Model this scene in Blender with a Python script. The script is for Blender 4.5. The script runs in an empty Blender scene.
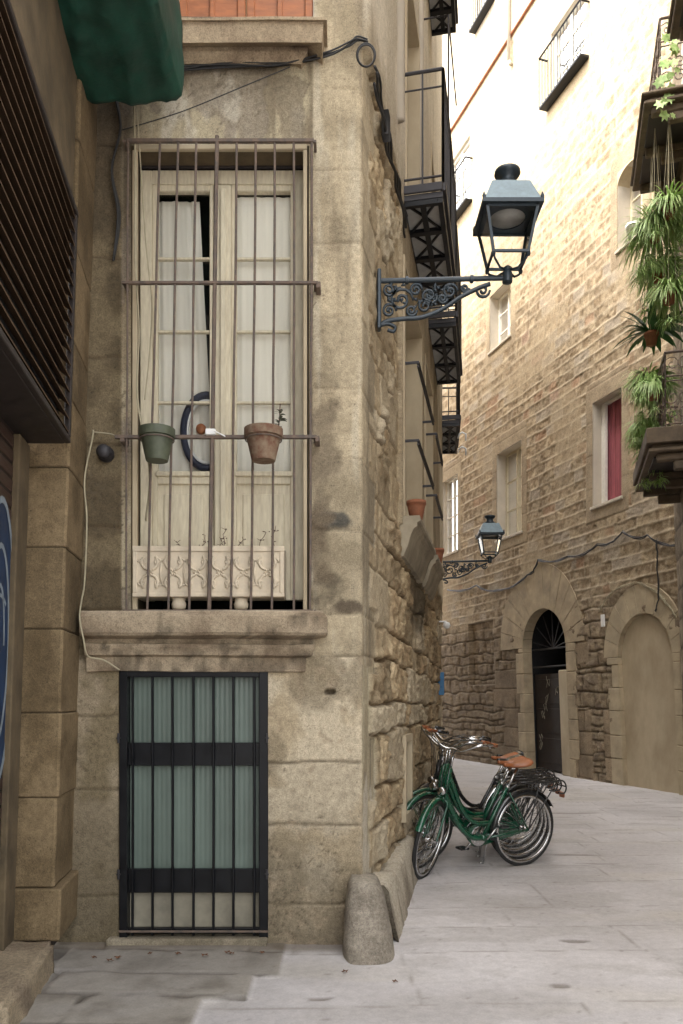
import bpy, math, random
import numpy as np
from mathutils import Matrix, Vector
SC = bpy.context.scene
COL = SC.collection
R = math.radians
# ------------------------------------------------------------ camera, light, exposure
F = 800.0; HY = 700.0; CX = 341.5; EYE = 1.5
cd = bpy.data.cameras.new('camera'); cam = bpy.data.objects.new('camera', cd); COL.objects.link(cam)
cam.location = (0, 0, EYE); cam.rotation_euler = (R(90), 0, 0)
cd.sensor_width = 36; cd.sensor_fit = 'AUTO'; cd.lens = F*36/1024; cd.shift_y = (HY-512)/1024
cd.clip_start = 0.05; cd.clip_end = 500
SC.camera = cam
SUN_EL, SUN_AZ = R(56), R(252)          # azimuth measured clockwise from +Y
w = bpy.data.worlds.new('World'); SC.world = w; w.use_nodes = True
nt = w.node_tree; bg = nt.nodes['Background']
sky = nt.nodes.new('ShaderNodeTexSky'); sky.sky_type = 'NISHITA'; sky.sun_disc = False
sky.sun_elevation = SUN_EL; sky.sun_rotation = SUN_AZ; sky.air_density = 1.0; sky.dust_density = 4.0; sky.ozone_density = 0.6
hs = nt.nodes.new('ShaderNodeHueSaturation'); hs.inputs['Saturation'].default_value = .3
wm = nt.nodes.new('ShaderNodeMix'); wm.data_type = 'RGBA'; wm.blend_type = 'MULTIPLY'; wm.inputs[0].default_value = 1; wm.inputs[7].default_value = (1, .965, .91, 1)
nt.links.new(sky.outputs[0], hs.inputs['Color']); nt.links.new(hs.outputs[0], wm.inputs[6]); nt.links.new(wm.outputs[2], bg.inputs[0]); bg.inputs[1].default_value = 0.15
sl = bpy.data.lights.new('sun', 'SUN'); sl.energy = .5; sl.angle = R(22); sl.color = (1, .95, .87)
so = bpy.data.objects.new('sun', sl); COL.objects.link(so)
sd = Vector((math.sin(SUN_AZ)*math.cos(SUN_EL), math.cos(SUN_AZ)*math.cos(SUN_EL), math.sin(SUN_EL)))
so.rotation_euler = sd.to_track_quat('Z', 'Y').to_euler()
SC.view_settings.view_transform = 'Standard'; SC.view_settings.look = 'None'
SC.view_settings.exposure = 3.0; SC.view_settings.gamma = 1; SC.view_settings.use_curve_mapping = False
SC.render.engine = 'CYCLES'; SC.cycles.max_bounces = 8; SC.cycles.diffuse_bounces = 5
SC.cycles.transparent_max_bounces = 12
try: SC.cycles.use_denoising = True
except Exception: pass

# ------------------------------------------------------------ helpers
def PX(px, Y): return (px-CX)/F*Y
def PZ(py, Y): return EYE+(HY-py)/F*Y
def hsh(i, j, seed):
    i = i.astype(np.int64); j = j.astype(np.int64)
    h = (i*374761393 + j*668265263 + seed*974711) & 0xffffffff
    h = ((h ^ (h >> 13))*1274126177) & 0xffffffff
    h = ((h ^ (h >> 15))*2246822519) & 0xffffffff
    return ((h ^ (h >> 16)) & 0xffffff)/float(0xffffff)
def vn(u, v, seed):
    i = np.floor(u); j = np.floor(v); a = u-i; b = v-j
    a = a*a*(3-2*a); b = b*b*(3-2*b)
    return ((hsh(i, j, seed)*(1-a)+hsh(i+1, j, seed)*a)*(1-b)+(hsh(i, j+1, seed)*(1-a)+hsh(i+1, j+1, seed)*a)*b)*2-1
def fbm(u, v, seed, o=4, g=.5):
    s = 0; a = 1; t = 0
    for k in range(o):
        s = s+a*vn(u*2**k+k*7.3, v*2**k+k*3.1, seed+k); t += a; a *= g
    return s/t
def ss(x, a, b):
    t = np.clip((x-a)/(b-a), 0, 1); return t*t*(3-2*t)
def mix(a, b, m):
    a = np.asarray(a, float); b = np.asarray(b, float); m = np.asarray(m)[..., None]
    return a*(1-m)+b*m
def facet(u, v, sc, seed, tilt=.8):
    u = u*sc; v = v*sc; iu = np.floor(u); iv = np.floor(v); best = np.full(u.shape, 9.); out = np.zeros(u.shape)
    for a in (-1, 0, 1):
        for b in (-1, 0, 1):
            ci = iu+a; cj = iv+b; cx = ci+hsh(ci, cj, seed); cy = cj+hsh(ci, cj, seed+1); d = (u-cx)**2+(v-cy)**2
            hh = hsh(ci, cj, seed+2)-.5+((u-cx)*(hsh(ci, cj, seed+4)-.5)+(v-cy)*(hsh(ci, cj, seed+5)-.5))*2*tilt
            m = d < best; out = np.where(m, hh, out); best = np.where(m, d, best)
    return out
def masonry(u, v, rows, wlo, whi, seed, warp=.01, wf=3.):
    uu = u+warp*fbm(u*wf, v*wf, seed, 3); vv = v+warp*fbm(u*wf+9, v*wf+5, seed+50, 3)
    rows = np.asarray(rows, float)
    ri = np.clip(np.searchsorted(rows, vv)-1, 0, len(rows)-2)
    dh = np.minimum(vv-rows[ri], rows[ri+1]-vv)
    dv = np.zeros_like(dh); idx = np.zeros(dh.shape, int)
    rg = np.random.RandomState(seed); lo, hi = uu.min()-1, uu.max()+1
    for r in range(len(rows)-1):
        b = lo+np.cumsum(rg.uniform(wlo, whi, int((hi-lo)/wlo)+3))
        m = ri == r
        if not m.any(): continue
        q = uu[m]; k = np.clip(np.searchsorted(b, q)-1, 0, len(b)-2)
        dv[m] = np.minimum(np.abs(q-b[k]), np.abs(b[k+1]-q)); idx[m] = k
    return dh, dv, hsh(ri, idx, seed+3), hsh(ri+31, idx+17, seed+8)

ROOTS = {}
SAT = {'street_ground': .75}
def setp(o, label=None, cat=None, group=None, kind=None):
    if label: o['label'] = label
    if cat: o['category'] = cat
    if group: o['group'] = group
    if kind: o['kind'] = kind
    return o
def empty(name, loc, label, cat, group=None, rz=0):
    o = bpy.data.objects.new(name, None); COL.objects.link(o); o.location = loc; o.rotation_euler = (0, 0, rz)
    o.empty_display_size = .1
    ROOTS[o.name] = np.array(loc, float); return setp(o, label, cat, group)
def origin_of(o):
    p = np.zeros(3)
    while o is not None:
        if o.name in ROOTS: p = p+ROOTS[o.name]
        o = o.parent
    return p
def link(name, verts, faces, mat, parent=None, smooth=False, col=None, local=False):
    me = bpy.data.meshes.new(name); v = np.asarray(verts, float).reshape(-1, 3)
    if parent is not None and not local: v = v-origin_of(parent)
    loc = np.zeros(3)
    if parent is None:
        loc = np.array([(v[:, 0].min()+v[:, 0].max())/2, (v[:, 1].min()+v[:, 1].max())/2, v[:, 2].min()]); v = v-loc
    if isinstance(faces, np.ndarray):
        n = len(faces); me.vertices.add(len(v)); me.vertices.foreach_set('co', v.astype(np.float32).ravel())
        me.loops.add(n*4); me.loops.foreach_set('vertex_index', faces.astype(np.int32).ravel())
        me.polygons.add(n); me.polygons.foreach_set('loop_start', np.arange(0, n*4, 4, dtype=np.int32))
        me.polygons.foreach_set('loop_total', np.full(n, 4, np.int32)); me.update(calc_edges=True)
    else:
        me.from_pydata(v.tolist(), [], faces); me.update()
    if col is not None:
        at = me.attributes.new('Col', 'FLOAT_COLOR', 'POINT')
        c = np.ones((len(v), 4), np.float32); q3 = np.asarray(col).reshape(-1, 3); lm = q3.mean(1, keepdims=True); c[:, :3] = np.clip(lm+(q3-lm)*SAT.get(name, 1.1), .004, .9); at.data.foreach_set('color', c.ravel())
    me.polygons.foreach_set('use_smooth', np.full(len(me.polygons), smooth))
    me.materials.append(mat); me.validate()
    o = bpy.data.objects.new(name, me); COL.objects.link(o)
    if parent is None: o.location = loc
    else: o.parent = parent
    return o
class MB:
    def __init__(s, xf=None): s.v = []; s.f = []; s.xf = xf; s.post = None
    def add(s, vs, fs, xf=None):
        vs = [tuple(p) for p in vs]; xf = xf or s.xf
        if xf: vs = [tuple(xf(*p)) for p in vs]
        n = len(s.v); s.v += vs; s.f += [tuple(n+i for i in f) for f in fs]; return s
    def box(s, a, b, bev=0, xf=None):
        x0, x1 = sorted((a[0], b[0])); y0, y1 = sorted((a[1], b[1])); z0, z1 = sorted((a[2], b[2])); e = min(bev, (x1-x0)*.45, (y1-y0)*.45, (z1-z0)*.45)
        if e <= 0:
            return s.add([(x0,y0,z0),(x1,y0,z0),(x1,y1,z0),(x0,y1,z0),(x0,y0,z1),(x1,y0,z1),(x1,y1,z1),(x0,y1,z1)],
                  [(3,2,1,0),(4,5,6,7),(0,1,5,4),(1,2,6,5),(2,3,7,6),(3,0,4,7)], xf)
        vs = []; 
        for (x, sx) in ((x0, 1), (x1, -1)):
            for (y, sy) in ((y0, 1), (y1, -1)):
                for (z, sz) in ((z0, 1), (z1, -1)):
                    vs += [(x, y+sy*e, z+sz*e), (x+sx*e, y, z+sz*e), (x+sx*e, y+sy*e, z)]
        def I(i, j, k, a): return (i*4+j*2+k)*3+a
        fs = [(I(0,0,0,0),I(0,0,1,0),I(0,1,1,0),I(0,1,0,0)), (I(1,0,0,0),I(1,1,0,0),I(1,1,1,0),I(1,0,1,0)),
              (I(0,0,0,1),I(1,0,0,1),I(1,0,1,1),I(0,0,1,1)), (I(0,1,0,1),I(0,1,1,1),I(1,1,1,1),I(1,1,0,1)),
              (I(0,0,0,2),I(0,1,0,2),I(1,1,0,2),I(1,0,0,2)), (I(0,0,1,2),I(1,0,1,2),I(1,1,1,2),I(0,1,1,2))]
        for j in (0, 1):
            for k in (0, 1): fs.append((I(0,j,k,1),I(1,j,k,1),I(1,j,k,2),I(0,j,k,2)))
        for i in (0, 1):
            for k in (0, 1): fs.append((I(i,0,k,0),I(i,1,k,0),I(i,1,k,2),I(i,0,k,2)))
        for i in (0, 1):
            for j in (0, 1): fs.append((I(i,j,0,0),I(i,j,1,0),I(i,j,1,1),I(i,j,0,1)))
        for i in (0, 1):
            for j in (0, 1):
                for k in (0, 1): fs.append((I(i,j,k,0),I(i,j,k,1),I(i,j,k,2)))
        return s.add(vs, fs, xf)
    def tube(s, pts, r, n=8, closed=False, flat=None, xf=None):
        P = [Vector(p) for p in pts]; m = len(P); rs = r if hasattr(r, '__len__') else [r]*m
        vs = []; fs = []; up = None
        for i, p in enumerate(P):
            if closed: d = P[(i+1) % m]-P[i-1]
            else: d = P[min(i+1, m-1)]-P[max(i-1, 0)]
            if d.length < 1e-9: d = Vector((0, 0, 1))
            d.normalize()
            if up is None:
                a = Vector((0, 0, 1)) if abs(d.z) < .9 else Vector((0, 1, 0)); up = (a-d*a.dot(d)).normalized()
            else:
                up = up-d*up.dot(d)
                up = up.normalized() if up.length > 1e-6 else d.orthogonal().normalized()
            b = d.cross(up)
            for k in range(n):
                t = 2*math.pi*(k+.5)/n
                vs.append(p+up*(math.cos(t)*rs[i])+b*(math.sin(t)*rs[i]*(flat or 1)))
        for i in range(m if closed else m-1):
            for k in range(n):
                a = i*n+k; b2 = i*n+(k+1) % n; c = ((i+1) % m)*n
                fs.append((a, b2, c+(k+1) % n, c+k))
        if not closed: fs += [tuple(range(n))[::-1], tuple((m-1)*n+k for k in range(n))]
        return s.add(vs, fs, xf)
    def lathe(s, prof, n=16, c=(0, 0, 0), axis='z', xf=None):
        vs = []; fs = []; m = len(prof)
        for (r, h) in prof:
            for k in range(n):
                t = 2*math.pi*k/n; a, b = r*math.cos(t), r*math.sin(t)
                vs.append({'z': (c[0]+a, c[1]+b, c[2]+h), 'y': (c[0]+a, c[1]+h, c[2]+b), 'x': (c[0]+h, c[1]+a, c[2]+b)}[axis])
        for i in range(m-1):
            for k in range(n): fs.append((i*n+k, i*n+(k+1) % n, (i+1)*n+(k+1) % n, (i+1)*n+k))
        fs += [tuple(range(n))[::-1], tuple((m-1)*n+k for k in range(n))]
        return s.add(vs, fs, xf)
    def prism(s, poly, d0, d1, xf=None):          # polygon in (a, c); extruded along the middle coordinate
        n = len(poly); vs = [(a, d0, c) for a, c in poly]+[(a, d1, c) for a, c in poly]
        fs = [tuple(range(n))[::-1], tuple(range(n, 2*n))]+[(i, (i+1) % n, n+(i+1) % n, n+i) for i in range(n)]
        return s.add(vs, fs, xf)
    def build(s, name, mat, parent=None, smooth=False, local=False, loc=None):
        return link(name, s.v, s.f, mat, parent, smooth, None, local)
def autosm(o, ang=35):
    me = o.data
    try: me.set_sharp_from_angle(angle=R(ang))
    except Exception: pass
    return o

# ------------------------------------------------------------ materials
def newmat(name):
    m = bpy.data.materials.new(name); m.use_nodes = True; t = m.node_tree; return m, t, t.nodes['Principled BSDF']
def N(t, ty, **k):
    n = t.nodes.new(ty)
    for a, b in k.items():
        if a in n.inputs: n.inputs[a].default_value = b
        else: setattr(n, a, b)
    return n
def noise_val(t, scale, detail=6, rough=.6, obj=True, stretch=None):
    tc = N(t, 'ShaderNodeTexCoord'); n = N(t, 'ShaderNodeTexNoise'); n.inputs['Scale'].default_value = scale
    n.inputs['Detail'].default_value = detail; n.inputs['Roughness'].default_value = rough
    src = tc.outputs['Object']
    if stretch:
        mp = N(t, 'ShaderNodeMapping'); mp.inputs['Scale'].default_value = stretch; t.links.new(src, mp.inputs[0]); src = mp.outputs[0]
    t.links.new(src, n.inputs['Vector']); return n.outputs[0]
def ramp(t, src, stops):
    r = N(t, 'ShaderNodeValToRGB'); e = r.color_ramp.elements
    while len(e) < len(stops): e.new(.5)
    for i, (p, c) in enumerate(stops):
        e[i].position = p; e[i].color = (c, c, c, 1) if not hasattr(c, '__len__') else (*c, 1)
    t.links.new(src, r.inputs[0]); return r.outputs[0]
def mulc(t, a, b, fac=1):
    m = N(t, 'ShaderNodeMix'); m.data_type = 'RGBA'; m.blend_type = 'MULTIPLY'; m.inputs[0].default_value = fac
    for s_, i in ((a, 6), (b, 7)):
        if hasattr(s_, '__len__'): m.inputs[i].default_value = (*s_, 1)
        else: t.links.new(s_, m.inputs[i])
    return m.outputs[2]
def stone_mat(name, fine=60, bump=.35, lo=.74, hi=1.22, dist=.012, rough=.92, pits=True, grain=1):
    m, t, b = newmat(name)
    at = N(t, 'ShaderNodeAttribute'); at.attribute_name = 'Col'
    n1 = noise_val(t, fine*.5, 10, .72); n2 = noise_val(t, fine*2.2, 4, .75)
    c = mulc(t, at.outputs['Color'], ramp(t, n1, [(.32, lo), (.68, hi)]))
    c = mulc(t, c, ramp(t, n2, [(.36, 1-.3*grain), (.5, 1.0), (.66, 1+.2*grain)]))
    tc = N(t, 'ShaderNodeTexCoord'); vo = N(t, 'ShaderNodeTexVoronoi'); vo.inputs['Scale'].default_value = fine*.8
    t.links.new(tc.outputs['Object'], vo.inputs['Vector'])
    h = n1
    if pits:
        n3 = noise_val(t, fine*.12, 3, .6)
        msk = ramp(t, n3, [(.5, 0), (.6, 1)])
        p = ramp(t, vo.outputs['Distance'], [(.08, 0), (.3, 1)])
        mx = N(t, 'ShaderNodeMix'); mx.data_type = 'FLOAT'; mx.inputs[2].default_value = 1; t.links.new(msk, mx.inputs[0]); t.links.new(p, mx.inputs[3])
        c = mulc(t, c, ramp(t, mx.outputs[0], [(0, .62), (1, 1.0)]))
        m2 = N(t, 'ShaderNodeMath'); m2.operation = 'MULTIPLY_ADD'; t.links.new(mx.outputs[0], m2.inputs[0]); m2.inputs[1].default_value = .35
        t.links.new(h, m2.inputs[2]); h = m2.outputs[0]
    ma = N(t, 'ShaderNodeMath'); ma.operation = 'MULTIPLY_ADD'; t.links.new(n2, ma.inputs[0]); ma.inputs[1].default_value = .35
    t.links.new(h, ma.inputs[2]); h = ma.outputs[0]
    t.links.new(c, b.inputs['Base Color']); b.inputs['Roughness'].default_value = rough; b.inputs['Specular IOR Level'].default_value = .25
    bu = N(t, 'ShaderNodeBump'); bu.inputs['Strength'].default_value = bump; bu.inputs['Distance'].default_value = dist
    t.links.new(h, bu.inputs['Height']); t.links.new(bu.outputs[0], b.inputs['Normal'])
    return m
def plain(name, col, rough=.6, metal=0, var=.25, scale=12, bump=.1, dist=.003, spec=.5, stretch=None, col2=None, coat=0):
    m, t, b = newmat(name)
    n1 = noise_val(t, scale, 7, .65, stretch=stretch)
    if col2: c = ramp(t, n1, [(.35, col), (.65, col2)])
    else: c = mulc(t, col, ramp(t, n1, [(.3, 1-var), (.7, 1+var)]))
    t.links.new(c, b.inputs['Base Color'])
    b.inputs['Metallic'].default_value = metal; b.inputs['Specular IOR Level'].default_value = spec
    if coat: b.inputs['Coat Weight'].default_value = coat; b.inputs['Coat Roughness'].default_value = .1
    rr = ramp(t, n1, [(.3, max(.03, rough-.12)), (.7, min(1, rough+.12))]); t.links.new(rr, b.inputs['Roughness'])
    if bump:
        bu = N(t, 'ShaderNodeBump'); bu.inputs['Strength'].default_value = bump; bu.inputs['Distance'].default_value = dist
        n2 = noise_val(t, scale*5, 5, .6, stretch=stretch); t.links.new(n2, bu.inputs['Height']); t.links.new(bu.outputs[0], b.inputs['Normal'])
    return m
def glass_mat(name, tint=(.95, .96, .95), refl=.1, rough=.05):
    m, t, b = newmat(name); t.nodes.remove(b); out = t.nodes['Material Output']
    tr = N(t, 'ShaderNodeBsdfTransparent'); tr.inputs[0].default_value = (*tint, 1)
    gl = N(t, 'ShaderNodeBsdfGlossy'); gl.inputs['Roughness'].default_value = rough; gl.inputs[0].default_value = (.9, .9, .9, 1)
    mx = N(t, 'ShaderNodeMixShader'); fr = N(t, 'ShaderNodeFresnel'); fr.inputs[0].default_value = 1.45
    ad = N(t, 'ShaderNodeMath'); ad.operation = 'ADD'; ad.inputs[1].default_value = refl*.3; t.links.new(fr.outputs[0], ad.inputs[0])
    t.links.new(ad.outputs[0], mx.inputs[0]); t.links.new(tr.outputs[0], mx.inputs[1]); t.links.new(gl.outputs[0], mx.inputs[2])
    t.links.new(mx.outputs[0], out.inputs[0]); return m
M = dict(
 stone=stone_mat('corner_stone'), farstone=stone_mat('far_stone', fine=26, bump=.4, dist=.015, lo=.82, hi=1.15), ground=stone_mat('paving', fine=40, bump=.2, lo=.88, hi=1.1, dist=.006, rough=.8, pits=False, grain=.3),
 granite=stone_mat('granite', fine=90, bump=.7, lo=.62, hi=1.35),
 iron=plain('iron', (.035, .033, .036), .55, .3, bump=.3, scale=30),
 rust=plain('rusty_iron', (.085, .07, .06), .75, .1, bump=.4, scale=25, col2=(.17, .12, .09)),
 blackiron=plain('black_paint', (.0045, .005, .0065), .4, 0, spec=.3, bump=.2),
 lampmetal=plain('lamp_metal', (.026, .038, .048), .42, .2, bump=.2, scale=20),
 lamproof=plain('lamp_roof', (.16, .22, .25), .45, .2, bump=.15, scale=14),
 cream=plain('cream_paint', (.62, .56, .41), .6, 0, var=.2, scale=9, bump=.25, stretch=(6, 6, 1), col2=(.48, .42, .3)),
 white=plain('white_paint', (.7, .68, .62), .6, 0, var=.12),
 curtain=plain('curtain', (.78, .745, .66), .9, 0, var=.06, scale=3, stretch=(5, 1, .5), bump=.1),
 redcurtain=plain('red_curtain', (.27, .075, .09), .9, var=.35, scale=6, stretch=(12, 12, .6)),
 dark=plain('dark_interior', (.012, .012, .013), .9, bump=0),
 glass=glass_mat('glass'), farglass=glass_mat('far_glass', (.95, .96, .95), -.3), bottleglass=glass_mat('lamp_glass', (.985, .99, .985), -.12),
 frost=plain('frosted_pane', (.105, .14, .117), .42, 0, var=.22, scale=2.5, bump=.08, stretch=(1, 1, .5), spec=.6),
 beige=plain('beige_board', (.22, .2, .15), .7, var=.25, scale=8),
 terracotta=plain('terracotta', (.26, .1, .05), .85, var=.3, scale=14, bump=.4),
 plastered=plain('chalky_terracotta', (.13, .055, .03), .9, scale=20, bump=.6, col2=(.24, .18, .12)),
 greenpot=plain('green_glaze', (.07, .08, .05), .6, var=.4, scale=14, bump=.4),
 planter=plain('planter_stone', (.55, .47, .35), .85, var=.15, scale=16, bump=.3),
 orange=plain('orange_wood', (.36, .13, .05), .55, var=.25, scale=8, bump=.2, stretch=(1, 1, 4)),
 slat=plain('slat_wood', (.045, .024, .018), .5, var=.4, scale=10, bump=.2, stretch=(1, .3, 4)),
 darkwood=plain('dark_wood', (.02, .014, .012), .6, var=.4, scale=6),
 brownwall=plain('brown_render', (.1, .073, .04), .9, var=.5, scale=4, bump=.5, dist=.01),
 tarp=plain('green_tarp', (.004, .045, .028), .7, var=.5, scale=5, bump=.4, dist=.01),
 leaf=plain('leaf', (.15, .32, .06), .5, scale=22, bump=0, col2=(.38, .5, .16)), leafpale=plain('pale_leaf', (.22, .4, .1), .5, scale=22, bump=0, col2=(.5, .6, .28)),
 leafdark=plain('dark_leaf', (.035, .12, .03), .4, var=.4, scale=9, bump=0), twig=plain('twig', (.07, .03, .02), .8, bump=0),
 bikegreen=plain('green_enamel', (.003, .065, .032), .25, 0, var=.15, bump=0, coat=.8), bikeblack=plain('black_enamel', (.012, .013, .014), .3, 0, bump=0, coat=.6),
 chrome=plain('chrome', (.62, .62, .62), .22, 1, var=.1, bump=0), tyre=plain('rubber', (.018, .018, .018), .75, bump=.2, scale=40), tan=plain('tan_leather', (.3, .1, .035), .45, var=.25, scale=10),
 cable=plain('cable', (.02, .02, .02), .6, bump=0), palecable=plain('pale_cable', (.34, .3, .2), .7, var=.2), plasticwhite=plain('white_plastic', (.75, .75, .73), .4, var=.05, bump=0),
 blue=plain('blue_enamel', (.01, .13, .3), .35, var=.1, bump=0), bluepaint=plain('blue_spray', (.008, .028, .075), .6, var=.4, scale=5, bump=0), palespray=plain('pale_spray', (.2, .24, .28), .6, var=.3, scale=8, bump=0),
 render=plain('arch_render', (.5, .42, .29), .9, scale=1.7, bump=.35, dist=.006, col2=(.37, .3, .2), stretch=(1, 1, .55)), plasterlight=plain('pale_render', (.5, .45, .37), .9, var=.12, scale=3, bump=.3),
 sillstone=plain('sill_stone', (.36, .31, .22), .9, scale=4, bump=.5, dist=.01, col2=(.2, .17, .12)), soffit=plain('grey_panel', (.4, .4, .38), .8, var=.2, scale=10), navy=plain('navy_rubber', (.02, .025, .05), .6, bump=0), litter=plain('dead_leaf', (.13, .06, .03), .8, bump=0),
)

def relief(name, us, vs, hf, pos, holes, mat, parent, kind=None, smooth=True):
    U, V = np.meshgrid(us, vs); h, c = hf(U, V)
    P = pos(U, V, h); nu, nv = len(us), len(vs)
    idx = np.arange(nu*nv).reshape(nv, nu)
    q = np.stack([idx[:-1, :-1], idx[:-1, 1:], idx[1:, 1:], idx[1:, :-1]], -1)
    uc = (U[:-1, :-1]+U[1:, 1:])/2; vc = (V[:-1, :-1]+V[1:, 1:])/2
    keep = np.ones(uc.shape, bool)
    for hole in holes:
        if callable(hole): keep &= ~hole(uc, vc)
        else: keep &= ~((uc > hole[0]) & (uc < hole[1]) & (vc > hole[2]) & (vc < hole[3]))
    q = q[keep]
    used, inv = np.unique(q, return_inverse=True)
    return link(name, P.reshape(-1, 3)[used], inv.reshape(-1, 4), mat, parent, smooth, np.asarray(c).reshape(-1, 3)[used])
def axis_pts(segs, marks=()):
    a = []
    for (x0, x1, st) in segs: a += list(np.linspace(x0, x1, max(1, int(round((x1-x0)/st)))+1))
    a = sorted(a); out = [a[0]]
    for x in a[1:]:
        if x-out[-1] > 1e-6: out.append(x)
    out = np.array(out)
    for m in marks:
        i = int(np.argmin(np.abs(out-m))); out[i] = m
    return np.unique(out)

# ============================================================ GROUND
def geo(a, b, st, g=1.35):
    o = [a]; s_ = st
    while o[-1] < b: s_ *= g; o.append(o[-1]+s_)
    return np.array(o)
gx = np.concatenate([-geo(2.2, 70, .03)[::-1], axis_pts([(-2.2, 5.5, .022)])[1:-1], geo(5.5, 70, .03)])
gy = np.concatenate([3.3-geo(0, 40, .03)[::-1], axis_pts([(3.3, 8.5, .022), (8.5, 17, .06)])[1:-1], geo(17, 110, .08)])
def hground(u, v):
    bx_ = np.where(v > 4.32, -.34, np.where(v > 4.0, -.47, np.where(v > 3.62, -.7, -.8)))+.02*fbm(u*5, v*5, 2, 3); left = (u < bx_) & (v < 4.95)
    rows = np.arange(-45, 125, .62)+.12*np.sin(np.arange(-45, 125, .62)*3)
    dh, dv, r1, r2 = masonry(u+v*.03, v-u*.05, rows, .8, 1.6, 5, .02, 2)
    dh2, dv2, q1, q2 = masonry(u, v+u*.04, [-50, 3.0, 3.62, 4.0, 4.32, 4.72, 5.2, 130], .7, 1.5, 21, .02, 4)
    d = np.where(left, np.minimum(dh2, dv2), np.minimum(dh, dv)); r = np.where(left, q1, r1)
    j = 1-ss(d, .002, np.where(left, .026, .012))
    n = fbm(u*1.1, v*1.1, 3, 5); n2 = fbm(u*6, v*6, 9, 4)
    h = -j*np.where(left, .018, .002)*ss(n2, -.4, .3)+n*.012+n2*.0025+np.where(left, .014+(r-.5)*.012, 0)+(r-.5)*.0015
    street = mix((.46, .43, .42), (.56, .53, .525), ss(n, -.4, .5)); street = mix(street, (.5, .46, .4), ss(fbm(u*.8+5, v*2.5, 41, 4), .15, .6)*.6)
    street = street*(1+(r[..., None]-.5)*.1)
    lf = mix((.29, .26, .215), (.19, .165, .13), ss(n2, -.3, .5)); lf = lf*(1+(r[..., None]-.5)*.25)
    c = np.where(left[..., None], lf, street)
    c = mix(c, np.where(left[..., None], (.085, .07, .055), (.2, .165, .13)), j*np.where(left, .9, .5)*ss(n2, -.6, 0)); c = mix(c, (.36, .33, .3), ss(fbm(u*2.1, v*5, 401, 5), .12, .4)*.35); c = mix(c, (.3, .27, .24), ss(fbm(u*.7+3, v*.9, 402, 5), .25, .5)*.3)
    edge = (1-ss(v-4.9+n2*.04, -.28, -.02))
    dirt = ss(v+n2*.06, 4.68, 4.86)*(v < 5.1)*(u < .25)
    c = mix(c, (.17, .13, .085), dirt*.75)
    spk = ss(fbm(u*34, v*34, 77, 2), .62, .8); c = mix(c, (.17, .13, .1), spk*.4)
    for (cx_, cy_, a, b_) in ((1.44, 4.98, .09, .035), (2.27, 7.75, .28, .03), (2.35, 7.35, .2, .02), (1.15, 4.2, .06, .04), (-.1, 4.02, .07, .02), (2.9, 10.6, .5, .05)):
        e = ((u-cx_)/a)**2+((v-cy_)/b_)**2+n2*.7; c = mix(c, (.2, .17, .14), (1-ss(e, .5, 1.4))*.75); h = h-(1-ss(e, .5, 1.2))*.006
    return h, c
g = relief('street_ground', gx, gy, hground, lambda u, v, h: np.stack([u, v, h], -1), [], M['ground'], None)
setp(g, 'pale stone slab street between the old buildings', None, None, 'structure')
# relief() with no parent recentres at the lowest point, keep world placement (link handles it)

# ============================================================ CORNER BUILDING
FY = 4.9; S0 = -1.75; SCN = .126-S0
def FX(px): return PX(px, FY)-S0      # pixel column -> s on facade
def FZ(py): return PZ(py, FY)
ctl = [(.126, 4.9), (.72, 7.73), (1.13, 9.9), (1.49, 12.1), (1.63, 13.4), (1.55, 15.2), (1.0, 18), (-.6, 22), (-3, 26)]
pts = [np.array(p) for p in ctl]
for _ in range(4):
    q = [pts[0]]
    for a, b in zip(pts[:-1], pts[1:]): q += [a*.75+b*.25, a*.25+b*.75]
    q.append(pts[-1]); pts = q
pts = [np.array((S0-1, FY))]+pts
pts = np.array(pts); L = np.concatenate([[0], np.cumsum(np.hypot(*np.diff(pts, axis=0).T))])-1.0
sg = np.arange(-.9, L[-1]-.1, .004)
gxp = np.interp(sg, L, pts[:, 0]); gyp = np.interp(sg, L, pts[:, 1])
k = np.ones(15)/15
gxs = np.convolve(np.pad(gxp, 7, 'edge'), k, 'valid'); gys = np.convolve(np.pad(gyp, 7, 'edge'), k, 'valid')
tx = np.gradient(gxs); ty = np.gradient(gys); ln = np.hypot(tx, ty); nxp, nyp = ty/ln, -tx/ln
def cpos(s, z, n):
    return np.stack([np.interp(s, sg, gxs)+np.interp(s, sg, nxp)*n, np.interp(s, sg, gys)+np.interp(s, sg, nyp)*n, z], -1)
def cw(s, n, z): return tuple(float(q) for q in cpos(np.float64(s), np.float64(z), np.float64(n)))
def sidet(t): return SCN+t*1.022
CB = empty('corner_house', (.126, 4.9, 0), 'narrow old stone house on the street corner with grilled windows, patchy plaster and side balconies', 'building')

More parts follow.
